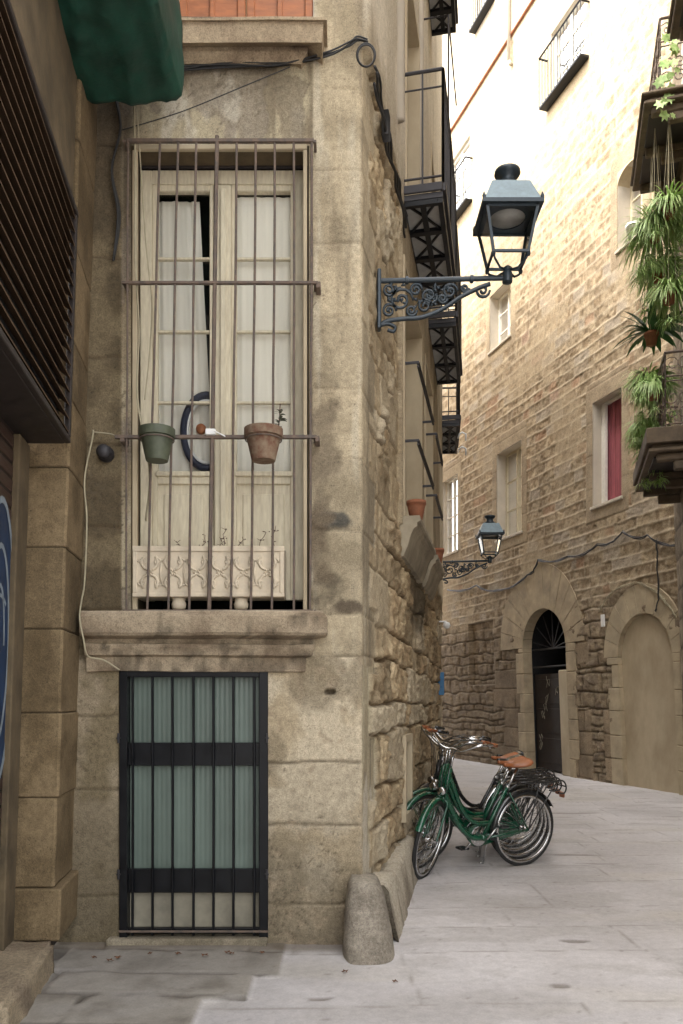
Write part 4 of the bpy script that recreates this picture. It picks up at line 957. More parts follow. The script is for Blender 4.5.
spider(onrail(tn+1.0, ov+.15, .2), 'lowest trailing plant hanging down the front of the lower balcony', 6, 480, .44, .014, 2.8, 'leaf', True, None, 18, name='trailing_plant', hang=.8)
spider(onrail(tn+.5, ov+.12, .55), 'bright grassy plant at the near corner of the lower balcony railing', 9, 420, .42, .014, 2.6, 'leafpale', True, None, 14, name='trailing_plant', hang=.7)
# ivy on top balcony
def ivy():
    rn = random.Random(8); b = nw(tn+.18, ov+.04, 0); z = 9.26+.9
    o = empty('ivy_vine', (b[0], b[1], 9.0), 'light green ivy trailing down the end of the top balcony railing', 'plant'); mb = MB(); st_ = MB(); P_ = []
    for k_ in range(34):
        f = k_/33; p = Vector((b[0]+.07*math.sin(k_*.8)+.1*(1-f), b[1]-.05+.03*math.cos(k_), z-1.25*f)); P_.append(tuple(p))
        if rn.random() < .75:
            s_ = rn.uniform(.05, .1); a = rn.uniform(-.6, .6); c = p+Vector((rn.uniform(-.05, .05), -.02, rn.uniform(-.03, .03)))
            pts_ = [(0, .55), (.25, .3), (.6, .35), (.42, 0), (.5, -.4), (.15, -.3), (0, -.75), (-.15, -.3), (-.5, -.4), (-.42, 0), (-.6, .35), (-.25, .3)]
            tl_ = rn.uniform(-.5, .5)
            mb.add([tuple(c+Vector(((x*math.cos(a)-y*math.sin(a))*s_*1.5, (x*tl_)*s_*1.5+.01, (x*math.sin(a)+y*math.cos(a))*s_*1.5))) for x, y in pts_], [tuple(range(12))])
    mb.build('foliage', M['leafpale'], o); st_.tube(P_, .004, 4); st_.build('stem', M['leaf'], o)
ivy()
p0 = rw(w_arch[0]+.25, .0, w_arch[2]+.01); P = MB(); P.lathe([(.09, 0), (.12, .16), (.13, .16), (.13, .22), (.11, .22), (.001, .2)], 18, p0); o = P.build('flower_pot', M['plasticwhite'], None, True); setp(o, 'white pot on the arched window sill beside the hanging plants', 'flower pot')

# ============================================================ LEFT BUILDING
LNX = -.132; LBX = -1.614
def lwx(y, z, n): return (LBX+(FY-y)*.132+.033*(z-1.5)+n, y, z)        # side plane; n towards street (+X)
LB = empty('left_house', (-1.6, 4.2, 0), 'brown house on the left with stone pilaster, slatted vent and painted shutter door', 'building')
def lf_(n, y, z): return lwx(y, z, n)
PY0, PY1 = 4.42, 4.93
# stone blocks of the pilaster
def zp(y): return PZ(y, 4.42)
bz = [(.17, zp(888)), (zp(888), zp(798)), (zp(798), zp(713)), (zp(713), zp(629)), (zp(629), zp(547)), (zp(547), zp(467)), (zp(467), zp(443)+.25), (zp(443)+.25, 3.5), (3.5, 4.0), (4.0, 4.6), (4.6, 5.3), (5.3, 6.2), (6.2, 7.4)]
def hblock(name, k_, z0, z1, parent):
    pr = .035 if k_ == 0 else 0; rn = random.Random(k_); vs_ = []; fs_ = []
    x0, x1 = -.245, pr+rn.uniform(-.004, .004); tone = rn.uniform(.8, 1.15)
    sub = 10
    def P(n, y, z):
        nn = float(fbm(np.array([n*9+y*7.]), np.array([z*7.]), 30+k_, 4)[0]); return lf_(n+nn*.006, y-nn*.006, z)
    y0 = PY0-(.02 if k_ == 0 else 0); ch = .013
    path = [(x0, PY0+.4)]+[(x0, y0)]+[(x0+(x1-x0)*i/sub, y0) for i in range(1, sub)]+[(x1-ch, y0), (x1, y0+ch)]+[(x1, y0+ch+(PY1-y0-ch)*i/sub) for i in range(1, sub+1)]
    zs_ = [z0+.001, z0+.010]+[z0+.016+(z1-z0-.04)*i/8 for i in range(1, 8)]+[z1-.012, z1-.002]
    for j, z in enumerate(zs_):
        ins = .006 if j in (0, len(zs_)-1) else 0
        for (n_, y_) in path: vs_.append(P(n_-(ins if n_ > x0+.02 else 0), y_+(ins if y_ < PY0+.1 else 0), z))
    m = len(path)
    for j in range(len(zs_)-1):
        for i in range(m-1): a = j*m+i; fs_.append((a, a+1, a+m+1, a+m))
    fs_ += [tuple(range(m))[::-1], tuple((len(zs_)-1)*m+i for i in range(m))]
    return vs_, fs_, tone
V = []; Fc = []; Cc = []
for k_, (a, b) in enumerate(bz):
    v, f, tone = hblock('b', k_, a, b, LB); n0 = len(V); V += v; Fc += [tuple(n0+i for i in q) for q in f]
    c = np.array(v); n = fbm(c[:, 0]*6+c[:, 1]*5, c[:, 2]*5, 12, 4)
    col = mix((.19, .142, .085), (.115, .084, .048), ss(n, -.3, .4))*tone; col = mix(col, (.06, .045, .03), (1-ss(c[:, 2]-a, 0, .01))*.6); Cc.append(col)
link('pilaster', V, Fc, M['stone'], LB, False, np.concatenate(Cc)); 
# continuous core behind (dark joints)
mb = MB(lf_); mb.box((-.235, PY0+.022, .1), (-.024, 4.97, 7.4)); mb.build('pilaster_core', M['darkwood'], LB)
# recess with painted shutter door
mb = MB(lf_); mb.box((-.36, 1.0, .1), (-.25, 4.86, 2.93))
SH = mb.build('shutter_door', M['darkwood'], LB)
rb = MB(lf_)
for k_ in range(34): rb.box((-.25, 1.0, .25+k_*.078), (-.243, 4.41, .25+k_*.078+.062), .003)
rb.build('shutter_slat', M['slat'], SH)
mb = MB(lf_); mb.box((-.25, 4.2, .17), (-.21, 4.40, 2.9), .006); mb.build('door_frame', M['brownwall'], LB)
# spray paint on the shutter
def stroke(pts_, wd, mat, off):
    vs_ = []; n = len(pts_)
    for i, (y, z) in enumerate(pts_):
        a = pts_[max(i-1, 0)]; b = pts_[min(i+1, n-1)]; d = Vector((b[0]-a[0], b[1]-a[1])); d = d.normalized() if d.length else Vector((1, 0)); q = Vector((-d.y, d.x))*wd*.5
        vs_ += [lf_(-.241+off, y+q.x, z+q.y), lf_(-.241+off, y-q.x, z-q.y)]
    return vs_, [(2*i, 2*i+1, 2*i+3, 2*i+2) for i in range(n-1)]
gp = MB(); cy_, cz_ = 4.03, 1.78
poly = [(cy_+.26*math.cos(a)*(1+.08*math.sin(3*a)), cz_+.72*math.sin(a)) for a in np.linspace(0, 6.283, 40, endpoint=False)]
gp.add([lf_(-.2405, y, z) for y, z in poly], [tuple(range(40))]); GB = gp.build('blue_graffiti', M['bluepaint'], SH)
gp = MB()
for (ry, rz, w_, ph, sp_) in ((.255, .73, .035, -1.5, 3.6), (.17, .5, .03, -1.2, 4.2), (.09, .3, .025, 0, 5), (.2, .25, .02, 1, 2.5)):
    v, f = stroke([(cy_+ry*math.cos(ph+sp_*i/24), cz_+rz*math.sin(ph+sp_*i/24)) for i in range(25)], w_, None, .003); gp.add(v, f)
gp.build('pale_graffiti', M['palespray'], SH)
# doorstep block
def blockmesh(name, x0, x1, y0, y1, z0, z1, mat, parent, colf, amp=.012, st=.02):
    mb = MB(); bev = .02
    import bmesh
    bm = bmesh.new(); bmesh.ops.create_cube(bm, size=1)
    for v in bm.verts: v.co = Vector(((x0+x1)/2+v.co.x*(x1-x0), (y0+y1)/2+v.co.y*(y1-y0), (z0+z1)/2+v.co.z*(z1-z0)))
    bmesh.ops.bevel(bm, geom=bm.edges[:], offset=bev, segments=2, affect='EDGES')
    for _ in range(5):
        es = [e for e in bm.edges if e.calc_length() > st*1.7]
        if not es: break
        bmesh.ops.subdivide_edges(bm, edges=es, cuts=1, use_grid_fill=True)
    bmesh.ops.triangulate(bm, faces=[f for f in bm.faces if len(f.verts) > 4]); bm.normal_update()
    co = np.array([v.co[:] for v in bm.verts]); nn = fbm(co[:, 0]*7+co[:, 1]*6, co[:, 2]*8+co[:, 1]*4, 17, 5)
    for v, q in zip(bm.verts, nn): v.co += v.normal*float(q)*amp
    vs_ = [tuple(v.co) for v in bm.verts]; bm.verts.index_update(); fs_ = [tuple(v.index for v in f.verts) for f in bm.faces]; bm.free()
    o = link(name, vs_, fs_, mat, parent, True); (colored if parent else colored2)(o, colf); return o
st_o = blockmesh('doorstep', -.6, 0, 0, 1.0, -.06, .17, M['granite'], None, lambda c: mix((.33, .265, .18), (.2, .155, .11), ss(fbm(c[:, 0]*5, c[:, 1]*5+c[:, 2]*5, 3, 4), -.3, .4)), .018)
st_o.location = (0, 0, 0)
me = st_o.data; co = np.empty(len(me.vertices)*3, np.float32); me.vertices.foreach_get('co', co); co = co.reshape(-1, 3)
co[:, 0] -= co[:, 0].max(); co[:, 1] -= co[:, 1].min(); co[:, 2] += -.06-co[:, 2].min()
yy = 3.45+co[:, 1]*.95; xx = LBX+(FY-yy)*.132-.05*1+.035+co[:, 0]
me.vertices.foreach_set('co', np.stack([xx+1.6, yy-4.2, co[:, 2]], -1).astype(np.float32).ravel()); me.update(); st_o.parent = LB
# upper side wall + louvre
ZB, ZT = 2.93, PZ(215, 4.42)
mb = MB(lf_); mb.box((-.4, -1.0, ZT), (-.02, 4.4, 10)); mb.box((-.4, 4.4, 6.5), (-.02, 4.9, 10))
mb.box((-.5, -3, 10), (.02, 4.95, 10.2)); mb.box((-.5, -3, -.1), (-.36, 1.0, 10))
mb.build('upper_wall', M['brownwall'], LB)
mb = MB(lf_); mb.box((-.36, .6, ZB-.02), (-.02, 4.4, ZB+.015), .004); mb.box((-.02, .6, ZB-.02), (.012, 4.4, ZB+.012), .004); mb.box((-.02, .6, ZT-.03), (.015, 4.4, ZT), .004); mb.box((-.02, 4.36, ZB+.012), (.012, 4.4, ZT-.03), .004)
LV = mb.build('slatted_vent', M['darkwood'], LB)
mb = MB(lf_); ns = 17
for k_ in range(ns):
    z = ZB+.04+(ZT-ZB-.09)*k_/(ns-1)
    mb.add([(.008, .6, z-.013), (.008, 4.36, z-.013), (-.045, 4.36, z+.028), (-.045, .6, z+.028), (.008, .6, z-.004), (.008, 4.36, z-.004), (-.045, 4.36, z+.037), (-.045, .6, z+.037)], [(0,1,2,3),(4,5,6,7),(0,1,5,4),(2,3,7,6),(0,3,7,4),(1,2,6,5)])
mb.build('vent_slats', plain('slat_tan', (.085, .055, .034), .9, var=.3, spec=.1, scale=8, bump=.2, stretch=(1, .3, 4)), LV)
mb = MB(lf_); mb.box((-.3, .6, ZB+.015), (-.2, 4.3, ZT)); mb.box((-.36, 4.3, ZB+.015), (-.05, 4.358, ZT)); mb.box((-.2, .55, ZB), (-.03, .6, ZT)); mb.build('vent_back', M['dark'], LV)

# green tarp
def tarp():
    zt = PZ(101, 4.58); x0, x1 = PX(84, 4.58)-.02, PX(183, 4.58); y0, y1 = 3.1, 4.58
    vs_ = []; fs_ = []; sec = []; n = 30; m = 36
    # cross-section in x-z : wall top -> drop -> underside -> fringe -> up and back
    prof0 = [(0, .55), (0, .02), (.15, -.01), (.35, .0), (.55, -.02), (.75, .005), (.93, .0), (.985, .03), (1, .09), (1.005, .2), (.99, .3), (.995, .42), (.97, .55)]
    prof = [tuple(np.array(a)*(1-k_/4)+np.array(b)*k_/4) for a, b in zip(prof0[:-1], prof0[1:]) for k_ in range(4)]+[prof0[-1]]; m = 70
    for j in range(m+1):
        f = j/m; y = y0+(y1-y0)*f
        for k_, (a, b) in enumerate(prof):
            x = x0+(x1-x0)*a+(FY-y-.32)*.11*(1-a*.9)
            nn = float(fbm(np.array([a*3.+b*4]), np.array([f*5.]), 19, 3)[0]); nn2 = float(fbm(np.array([a*2.+f*3]), np.array([f*3.+b*3]), 29, 3)[0])
            cr1 = 1-abs(float(fbm(np.array([a*3.+f*2.5+b]), np.array([f*4.-a*2+b*2]), 91, 4, .55)[0]))*4; cr1 = max(cr1, 0)**2; cr2 = max(0, 1-abs(math.sin(a*9+f*5+nn2*4))*2.2)
            vs_.append((x+nn*.01, y+nn2*.04*(1 if j == m else .3), zt+b+nn*.012+.03*nn2-cr1*.01-cr2*.012))
    q = len(prof)
    for j in range(m):
        for k_ in range(q-1): a = j*q+k_; fs_.append((a, a+1, a+q+1, a+q))
    fs_.append(tuple(m*q+k_ for k_ in range(q))); fs_.append(tuple(k_ for k_ in range(q))[::-1])
    o = link('tarp_awning', vs_, fs_, M['tarp'], None, True); setp(o, 'dark green tarpaulin awning bundle hanging from the left house above the alley corner', 'awning')
tarp()

# ============================================================ THINGS ON THE FACADE
def pot_on_bar(px, mat, label, tilt=0, plant=False, wpx=38):
    Y = GY-.1; sc_ = Y/800; w2 = wpx*sc_/2; zt = PZ(429, Y); zb = PZ(461, Y); h_ = zt-zb
    loc = (PX(px, Y), Y, zb); o = empty('flower_pot', loc, label, 'flower pot', None)
    P = MB(); P.lathe([(.001, 0), (w2*.6, 0), (w2*.62, .006), (w2*.88, h_*.72), (w2*.98, h_*.73), (w2, h_*.76), (w2, h_*.99), (w2*.96, h_), (w2*.88, h_), (w2*.82, h_*.85), (.001, h_*.84)], 28, loc)
    b = P.build('body', M[mat], o, True); autosm(b, 40)
    r_ = MB(); r_.tube([(loc[0]+math.cos(a)*w2*.93, loc[1]+math.sin(a)*w2*.93, zb+h_*.66) for a in np.linspace(0, 6.283, 24, endpoint=False)], .004, 6, True)
    r_.tube([(loc[0]+w2*.4, loc[1]+w2*.8, zb+h_*.66), (loc[0]+w2*.4, GY, zb+h_*.66)], .004, 5); r_.build('pot_holder', M['rust'], o)
    if plant:
        rn = random.Random(3); f_ = MB(); st_ = MB(); bx = PX(px+16, Y)
        P_ = [(bx-.01, Y, zt-.02), (bx-.004, Y, zt+.03), (bx, Y, zt+.06), (bx+.004, Y, PZ(404, Y))]; st_.tube(P_, .003, 5)
        for k_ in range(16):
            f = k_/15; a = rn.uniform(0, 6.28); strip_leaf(f_, (bx, Y, zt+.01+f*.1), (math.cos(a), math.sin(a), 0), .05*(1.2-f*.6), .016, 1.2, 5, 1.0)
        f_.build('foliage', M['greenpot'], o); st_.build('stem', M['twig'], o)
    return o
pot_on_bar(157, 'greenpot', 'empty moss green pot hooked on the left part of the window grille', wpx=36)
pot_on_bar(263.5, 'plastered', 'chipped terracotta pot with a thin seedling hooked on the right of the grille', plant=True, wpx=39)
c_ = MB(); c_.box((GX(206), GY-.03, GZ(436)), (GX(216), GY-.0, GZ(430)), .004); c_.tube([(GX(214), GY-.03, GZ(432)), (GX(226), GY-.03, GZ(438))], .004, 5); o = c_.build('clip', M['plasticwhite'], None); setp(o, 'small white clip on the grille bar between the two pots', 'clip')
# planter
PLY = FY-.045
loc = (PX(208, PLY), PLY, PZ(609, PLY)); PT = empty('planter_box', loc, 'cream stone planter with carved flower relief standing on the ledge behind the grille', 'planter')
x0, x1, zb, zt = PX(133, PLY), PX(284, PLY), PZ(597, PLY), PZ(546, PLY)
mb = MB(); mb.box((x0, PLY, zb), (x1, PLY+.2, zt), .008); mb.box((x0-.003, PLY-.01, zt-.035), (x1+.003, PLY+.0, zt), .004); mb.box((x0-.003, PLY-.01, zb), (x1+.003, PLY, zb+.025), .004); mb.box((x0, PLY-.009, zb+.025), (x0+.025, PLY, zt-.035), .003); mb.box((x1-.025, PLY-.009, zb+.025), (x1, PLY, zt-.035), .003); mb.build('trough', M['planter'], PT)
rf = MB(); nrep = 6; wrep = (x1-x0-.06)/nrep; zc = (zb+zt)/2-.005; Yr = PLY-.003
for k_ in range(nrep):
    cx_ = x0+.03+wrep*(k_+.5)
    for s1_ in (-1, 1):
        for s2_ in (-1, 1):
            P_ = [(cx_+s1_*(.012+.036*math.sin(a)), Yr, zc+s2_*(.018+.05*(1-math.cos(a))*.9)) for a in np.linspace(0, 2.4, 9)]; rf.tube(P_, .009, 5)
            scroll(rf, (cx_+s1_*.048, Yr, zc+s2_*.062), Vector((s1_, 0, 0)), Vector((0, 0, s2_)), .024, 1.2, .0075, 1, 10)
    for a in np.linspace(0, 6.283, 6, endpoint=False): rf.tube([(cx_+.006*math.cos(a), Yr, zc+.006*math.sin(a)), (cx_+.02*math.cos(a), Yr, zc+.02*math.sin(a))], [.004, .008], 5)
    rf.tube([(cx_+wrep*.5, Yr, zc-.07), (cx_+wrep*.5-.008, Yr, zc), (cx_+wrep*.5, Yr, zc+.07)], .006, 5) if k_ < nrep-1 else None
rf.build('carved_relief', M['planter'], PT, True)
for px in (177, 240):
    f_ = MB(); cx_ = PX(px, PLY); h_ = zb-PZ(609, PLY); f_.lathe([(.03, 0), (.042, .012), (.046, h_*.5), (.038, h_*.8), (.044, h_-.002)], 14, (cx_, PLY+.055, PZ(609, PLY))); f_.build('foot', M['planter'], PT, True)
# dry stems in the planter
tw = MB(); rn = random.Random(5)
for (px, hh) in ((172, .06), (205, .08), (222, .1), (232, .07), (262, .09), (272, .12), (215, .06)):
    x = PX(px, PLY); p = Vector((x, PLY+.08, zt-.03)); P_ = [tuple(p)]
    for k_ in range(5): p = p+Vector((rn.uniform(-.02, .022), rn.uniform(-.006, .006), hh/3.5)); P_.append(tuple(p))
    tw.tube(P_, .0022, 4)
    for k_ in range(4): q = Vector(P_[rn.randint(2, 5)]); tw.tube([tuple(q), tuple(q+Vector((rn.uniform(-.03, .03), 0, rn.uniform(-.005, .02))))], .0016, 4); tw.lathe([(.001, -.004), (.005, 0), (.001, .004)], 6, tuple(q+Vector((rn.uniform(-.02, .02), 0, .005))))
o = tw.build('dry_plant', M['twig'], None); setp(o, 'thin dry twigs growing in the carved planter', 'plant')
# bell-like knob left of the window
b_ = MB(); c0 = (PX(104, 4.83), FY-.07, PZ(452, 4.83)); b_.lathe([(.001, -.045), (.03, -.04), (.043, -.02), (.045, .0), (.038, .02), (.05, .03), (.05, .05), (.02, .075)], 20, c0, 'y'); o = b_.build('alarm_bell', M['iron'], None, True); setp(o, 'dark round bell on the stone jamb left of the grille', 'bell')
# cables on the facade
def fcable(name, pts_, r, mat, label, Y=FY-.025, waves=0, strands=1):
    mb = MB()
    for q in range(strands):
        P_ = []
        for i, p in enumerate(pts_):
            yy = p[2] if len(p) > 2 else Y; P_.append((PX(p[0], yy)+.004*math.sin(i*2+q), yy-.006*q, PZ(p[1], yy)+.012*math.sin(i*1.3+q*2.4)*(q > 0)))
        # smooth
        S_ = []
        for i in range(len(P_)-1):
            a = Vector(P_[max(i-1, 0)]); b = Vector(P_[i]); c = Vector(P_[i+1]); d = Vector(P_[min(i+2, len(P_)-1)])
            for k_ in range(6):
                t = k_/6; S_.append(tuple(.5*((2*b)+(c-a)*t+(2*a-5*b+4*c-d)*t*t+(3*b-a-3*c+d)*t**3)))
        S_.append(P_[-1]); mb.tube(S_, r*(1 if q == 0 else .7), 6)
    o = mb.build(name, mat, None, True); setp(o, label, 'cable'); return o
fcable('cable_bundle', [(150, 74), (183, 70), (230, 66), (270, 66), (300, 62), (330, 55), (348, 46), (357, 40), (368, 42)], .007, M['cable'], 'black cable bundle running under the top window ledge', FY-.03, strands=4)
mb = MB(); mb.tube([(PX(366, 4.8)+.055*math.cos(a), 4.8, PZ(55, 4.8)+.07*math.sin(a)) for a in np.linspace(0, 6.283, 24, endpoint=False)], .006, 6, True); mb.tube([(PX(366, 4.8)+.05*math.cos(a), 4.79, PZ(57, 4.8)+.065*math.sin(a)) for a in np.linspace(0, 6.283, 24, endpoint=False)], .005, 6, True)
o = mb.build('cable_coil', M['cable'], None, True); setp(o, 'coil of black cable at the top corner of the house', 'cable')
mb = MB(cw)
for q in range(3): mb.tube([(SCN+.05+q*.02+1.5*f, .07+.012*math.sin(f*20+q*2), PZ(62, 4.9)-.05*q+(f*-.05)+.03*math.sin(f*9+q)) for f in np.linspace(0, 1, 30)], .009, 6)
mb.box((sidet(.42), .05, 5.25), (sidet(.5), .1, 5.42), .005)
o = mb.build('side_cable', M['cable'], None, True); setp(o, 'thick dark cables running back along the side wall of the corner house', 'cable')
fcable('thin_wire', [(122, 130, 4.86), (180, 112, 4.86), (240, 88, 4.86), (290, 67, 4.86)], .003, M['cable'], 'thin dark wire stretched diagonally above the grille')
fcable('hanging_cord', [(134, 104, 4.84), (135, 180, 4.84), (136, 260, 4.84), (139, 330, 4.84), (137, 400, 4.84), (150, 470, 4.84), (146, 520, 4.84)], .006, M['palecable'], 'pale cord hanging straight down left of the barred window', strands=2)
fcable('slack_cord', [(137, 110, 4.84), (145, 240, 4.84), (152, 300, 4.84), (150, 350, 4.84), (144, 400, 4.84)], .004, M['palecable'], 'slack pale cord looping beside the left window frame')
fcable('corner_cable', [(93, 430, 4.84), (92, 437, 4.84), (85, 480, 4.84), (87, 520, 4.84), (84, 580, 4.84), (82, 600, 4.84), (80, 618, 4.70), (83, 640, 4.68), (88, 656, 4.72), (104, 660, 4.80), (119, 670, 4.84)], .0055, M['palecable'], 'pale cable running down the inner corner and over the ledge end')
fcable('corner_wires', [(118, 60, 4.86), (116, 95, 4.86), (121, 130, 4.86), (112, 170, 4.86), (119, 215, 4.86), (114, 260, 4.86)], .008, M['cable'], 'tangle of dark wires dropping from under the green awning in the corner', strands=4)
fcable('bell_cable', [(93, 432, 4.84), (110, 434, 4.84), (118, 437, 4.82)], .004, M['palecable'], 'short pale cable end above the round bell')

# ============================================================ STREET LAMPS
def lantern(name, loc, label, armlen, drop=.34, rot=0, scl=1.0, lightw=.2):
    o = empty(name, loc, label, 'street lamp', 'wall lanterns on scroll brackets', rot)
    # local: x along arm out from the wall at 0, lantern above x = armlen ; z=0 arm axis
    def L(x, y, z): return (x, y, z)
    A = MB(); A.tube([(0, 0, 0), (armlen*.98, 0, .02)], .017, 10); A.box((-.02, -.035, -.33), (.006, .035, .07), .006)
    for x in (.18, armlen*.72): A.lathe([(.018, -.012), (.026, -.01), (.026, .01), (.018, .012)], 12, (x, 0, x*.02), 'x')
    A.lathe([(.016, -.04), (.034, -.03), (.036, .02), (.026, .05), (.032, .065), (.014, .08)], 14, (armlen, 0, .02))
    br = A.build('bracket', M['lampmetal'], o, True, True); autosm(br)
    S = MB(); e1, e2 = Vector((1, 0, 0)), Vector((0, 0, 1))
    def cur(P_, r=.009, fl_=None):
        S_ = []; P_ = [Vector(p) for p in P_]
        for i in range(len(P_)-1):
            a = P_[max(i-1, 0)]; b = P_[i]; c = P_[i+1]; d = P_[min(i+2, len(P_)-1)]
            for k_ in range(6): t = k_/6; S_.append(tuple(.5*((2*b)+(c-a)*t+(2*a-5*b+4*c-d)*t*t+(3*b-a-3*c+d)*t**3)))
        S_.append(tuple(P_[-1])); S.tube(S_, r, 6)
    cur([(0, 0, -.3), (.05, 0, -.27), (.16, 0, -.255), (.28, 0, -.245), (.42, 0, -.19), (.54, 0, -.11), (.66, 0, -.05), (.74, 0, -.02)], .015)
    cur([(0, 0, -.3), (.05, 0, -.29), (.1, 0, -.31), (.09, 0, -.34), (.05, 0, -.33)], .012)
    scroll(S, (.69, 0, -.065), e1, e2, .05, 1.5, .011, -1)
    for (x, z, r_, s_) in ((.14, -.13, .085, 1), (.33, -.1, .06, -1), (.3, -.17, .05, 1), (.47, -.07, .055, 1), (.42, -.12, .035, -1), (.06, -.06, .045, -1), (.06, -.2, .05, 1), (.57, -.05, .03, -1), (.21, -.2, .04, -1), (.24, -.06, .045, 1)):
        scroll(S, (x, 0, z), e1, e2, r_, 1.6, .0105, s_); 
    rn = random.Random(7)
    for k_ in range(44):          # leaf-like curls
        f = rn.random(); x = .04+f*.5; z = -.03-rn.random()*(.22*(1-f*.75)); a = rn.uniform(0, 6.28); q = .03
        S.tube([(x, 0, z), (x+math.cos(a)*q*.6, .004, z+math.sin(a)*q*.6), (x+math.cos(a+.6)*q, 0, z+math.sin(a+.6)*q)], [.006, .012, .004], 5)
    S.build('scrollwork', M['lampmetal'], o, True, True)
    # lantern body
    z0 = .14; zt = .41; b0 = .115; b1 = lightw-.035; X = armlen
    G = MB()
    for sx in (-1, 1):
        for sy in (-1, 1): G.tube([(X+sx*b0, sy*b0, z0), (X+sx*b1, sy*b1, zt)], .0125, 4); G.tube([(X, 0, .07), (X+sx*.06, sy*.06, .06), (X+sx*.105, sy*.105, .1), (X+sx*b0, sy*b0, z0)], .008, 5); G.lathe([(.012, -.02), (.016, 0), (.005, .02)], 8, (X+sx*b0, sy*b0, z0-.01))
    for (b, z, r_) in ((b0, z0, .011), (b1, zt, .013)):
        for i in range(4):
            c = [(1, 1), (-1, 1), (-1, -1), (1, -1)]; p, q = c[i], c[(i+1) % 4]; G.tube([(X+p[0]*b, p[1]*b, z), (X+q[0]*b, q[1]*b, z)], r_, 4)
    G.build('lantern_frame', M['lampmetal'], o, False, True)
    gl = MB()
    for i in range(4):
        c = [(1, 1), (-1, 1), (-1, -1), (1, -1)]; p, q = c[i], c[(i+1) % 4]; gl.add([(X+p[0]*b0, p[1]*b0, z0), (X+q[0]*b0, q[1]*b0, z0), (X+q[0]*b1, q[1]*b1, zt), (X+p[0]*b1, p[1]*b1, zt)], [(0, 1, 2, 3)])
    gl.build('lantern_glass', M['bottleglass'], o, False, True)
    # eaves : square ring with a round reflector
    E = MB(); e = lightw; n = 32; ri = .12
    vs_ = []; 
    for z in (zt+.005, zt+.03):
        for i in range(n):
            a = 6.283*i/n; c, s_ = math.cos(a), math.sin(a); k_ = 1/max(abs(c), abs(s_)); vs_ += [(X+c*k_*e, s_*k_*e, z), (X+c*ri, s_*ri, z)]
    fs_ = []
    for i in range(n):
        a, b = 2*i, 2*((i+1) % n); m = 2*n
        fs_ += [(a, b, b+1, a+1), (a+m, a+1+m, b+1+m, b+m), (a, a+m, b+m, b), (a+1, b+1, b+1+m, a+1+m)]
    E.add(vs_, fs_); 
    for sx in (-1, 1):
        for sy in (-1, 1): E.lathe([(.01, 0), (.013, .02), (.003, .045)], 6, (X+sx*(e-.01), sy*(e-.01), zt+.028))
    E.build('eaves', M['lampmetal'], o, False, True)
    Rf = MB(); Rf.lathe([(ri, zt+.012), (ri*.9, zt+.04), (ri*.5, zt+.07), (.001, zt+.08)], 24, (X, 0, 0)); Rf.build('reflector', M['soffit'], o, True, True)
    Rf = MB(); 
    prof = [(e-.012, zt+.031), (e-.04, zt+.1), (.125, zt+.19), (.055, zt+.205)]; vs_ = []; 
    for (b, z) in prof: vs_ += [(X+b, b, z), (X-b, b, z), (X-b, -b, z), (X+b, -b, z)]
    Rf.add(vs_, [(4*j+i, 4*j+(i+1) % 4, 4*j+4+(i+1) % 4, 4*j+4+i) for j in range(3) for i in range(4)]+[(12, 13, 14, 15)]); Rf.build('lamp_roof', M['lamproof'], o, False, True)
    Ch = MB(); Ch.lathe([(.085, zt+.2), (.08, zt+.225), (.055, zt+.245), (.05, zt+.28), (.078, zt+.295), (.088, zt+.31), (.085, zt+.328), (.05, zt+.335)], 22, (X, 0, 0)); Ch.build('lamp_chimney', M['lampmetal'], o, True, True)
    return o
LYl = 5.42
# wall mount position on the side wall
ml = cw(sidet(.5), .03, PZ(283, LYl)); rot_n = 0.0
lantern('wall_lamp', ml, 'large black lantern with open frame on a scroll bracket over the alley corner', PX(506.5, LYl)-ml[0], rot=0)
mf = cw(sidet(7.9), .03, PZ(560, 13.0)-.06)
lf2 = lantern('wall_lamp', mf, 'small distant lantern on a scroll bracket below the far windows', .78, rot=0)
hk = MB(cw)
for zz in (PZ(443, 12.6), PZ(457, 12.6)): hk.tube([(sidet(7.3), .28, zz-.06), (sidet(7.3), .3, zz+.0), (sidet(7.3), .34, zz+.03), (sidet(7.3), .4, zz+.0), (sidet(7.3), .4, zz-.1)], .014, 6)
o = hk.build('white_hooks', M['plasticwhite'], None, True); setp(o, 'pair of small white curved pipes at the end of the lowest far balcony', 'pipe')

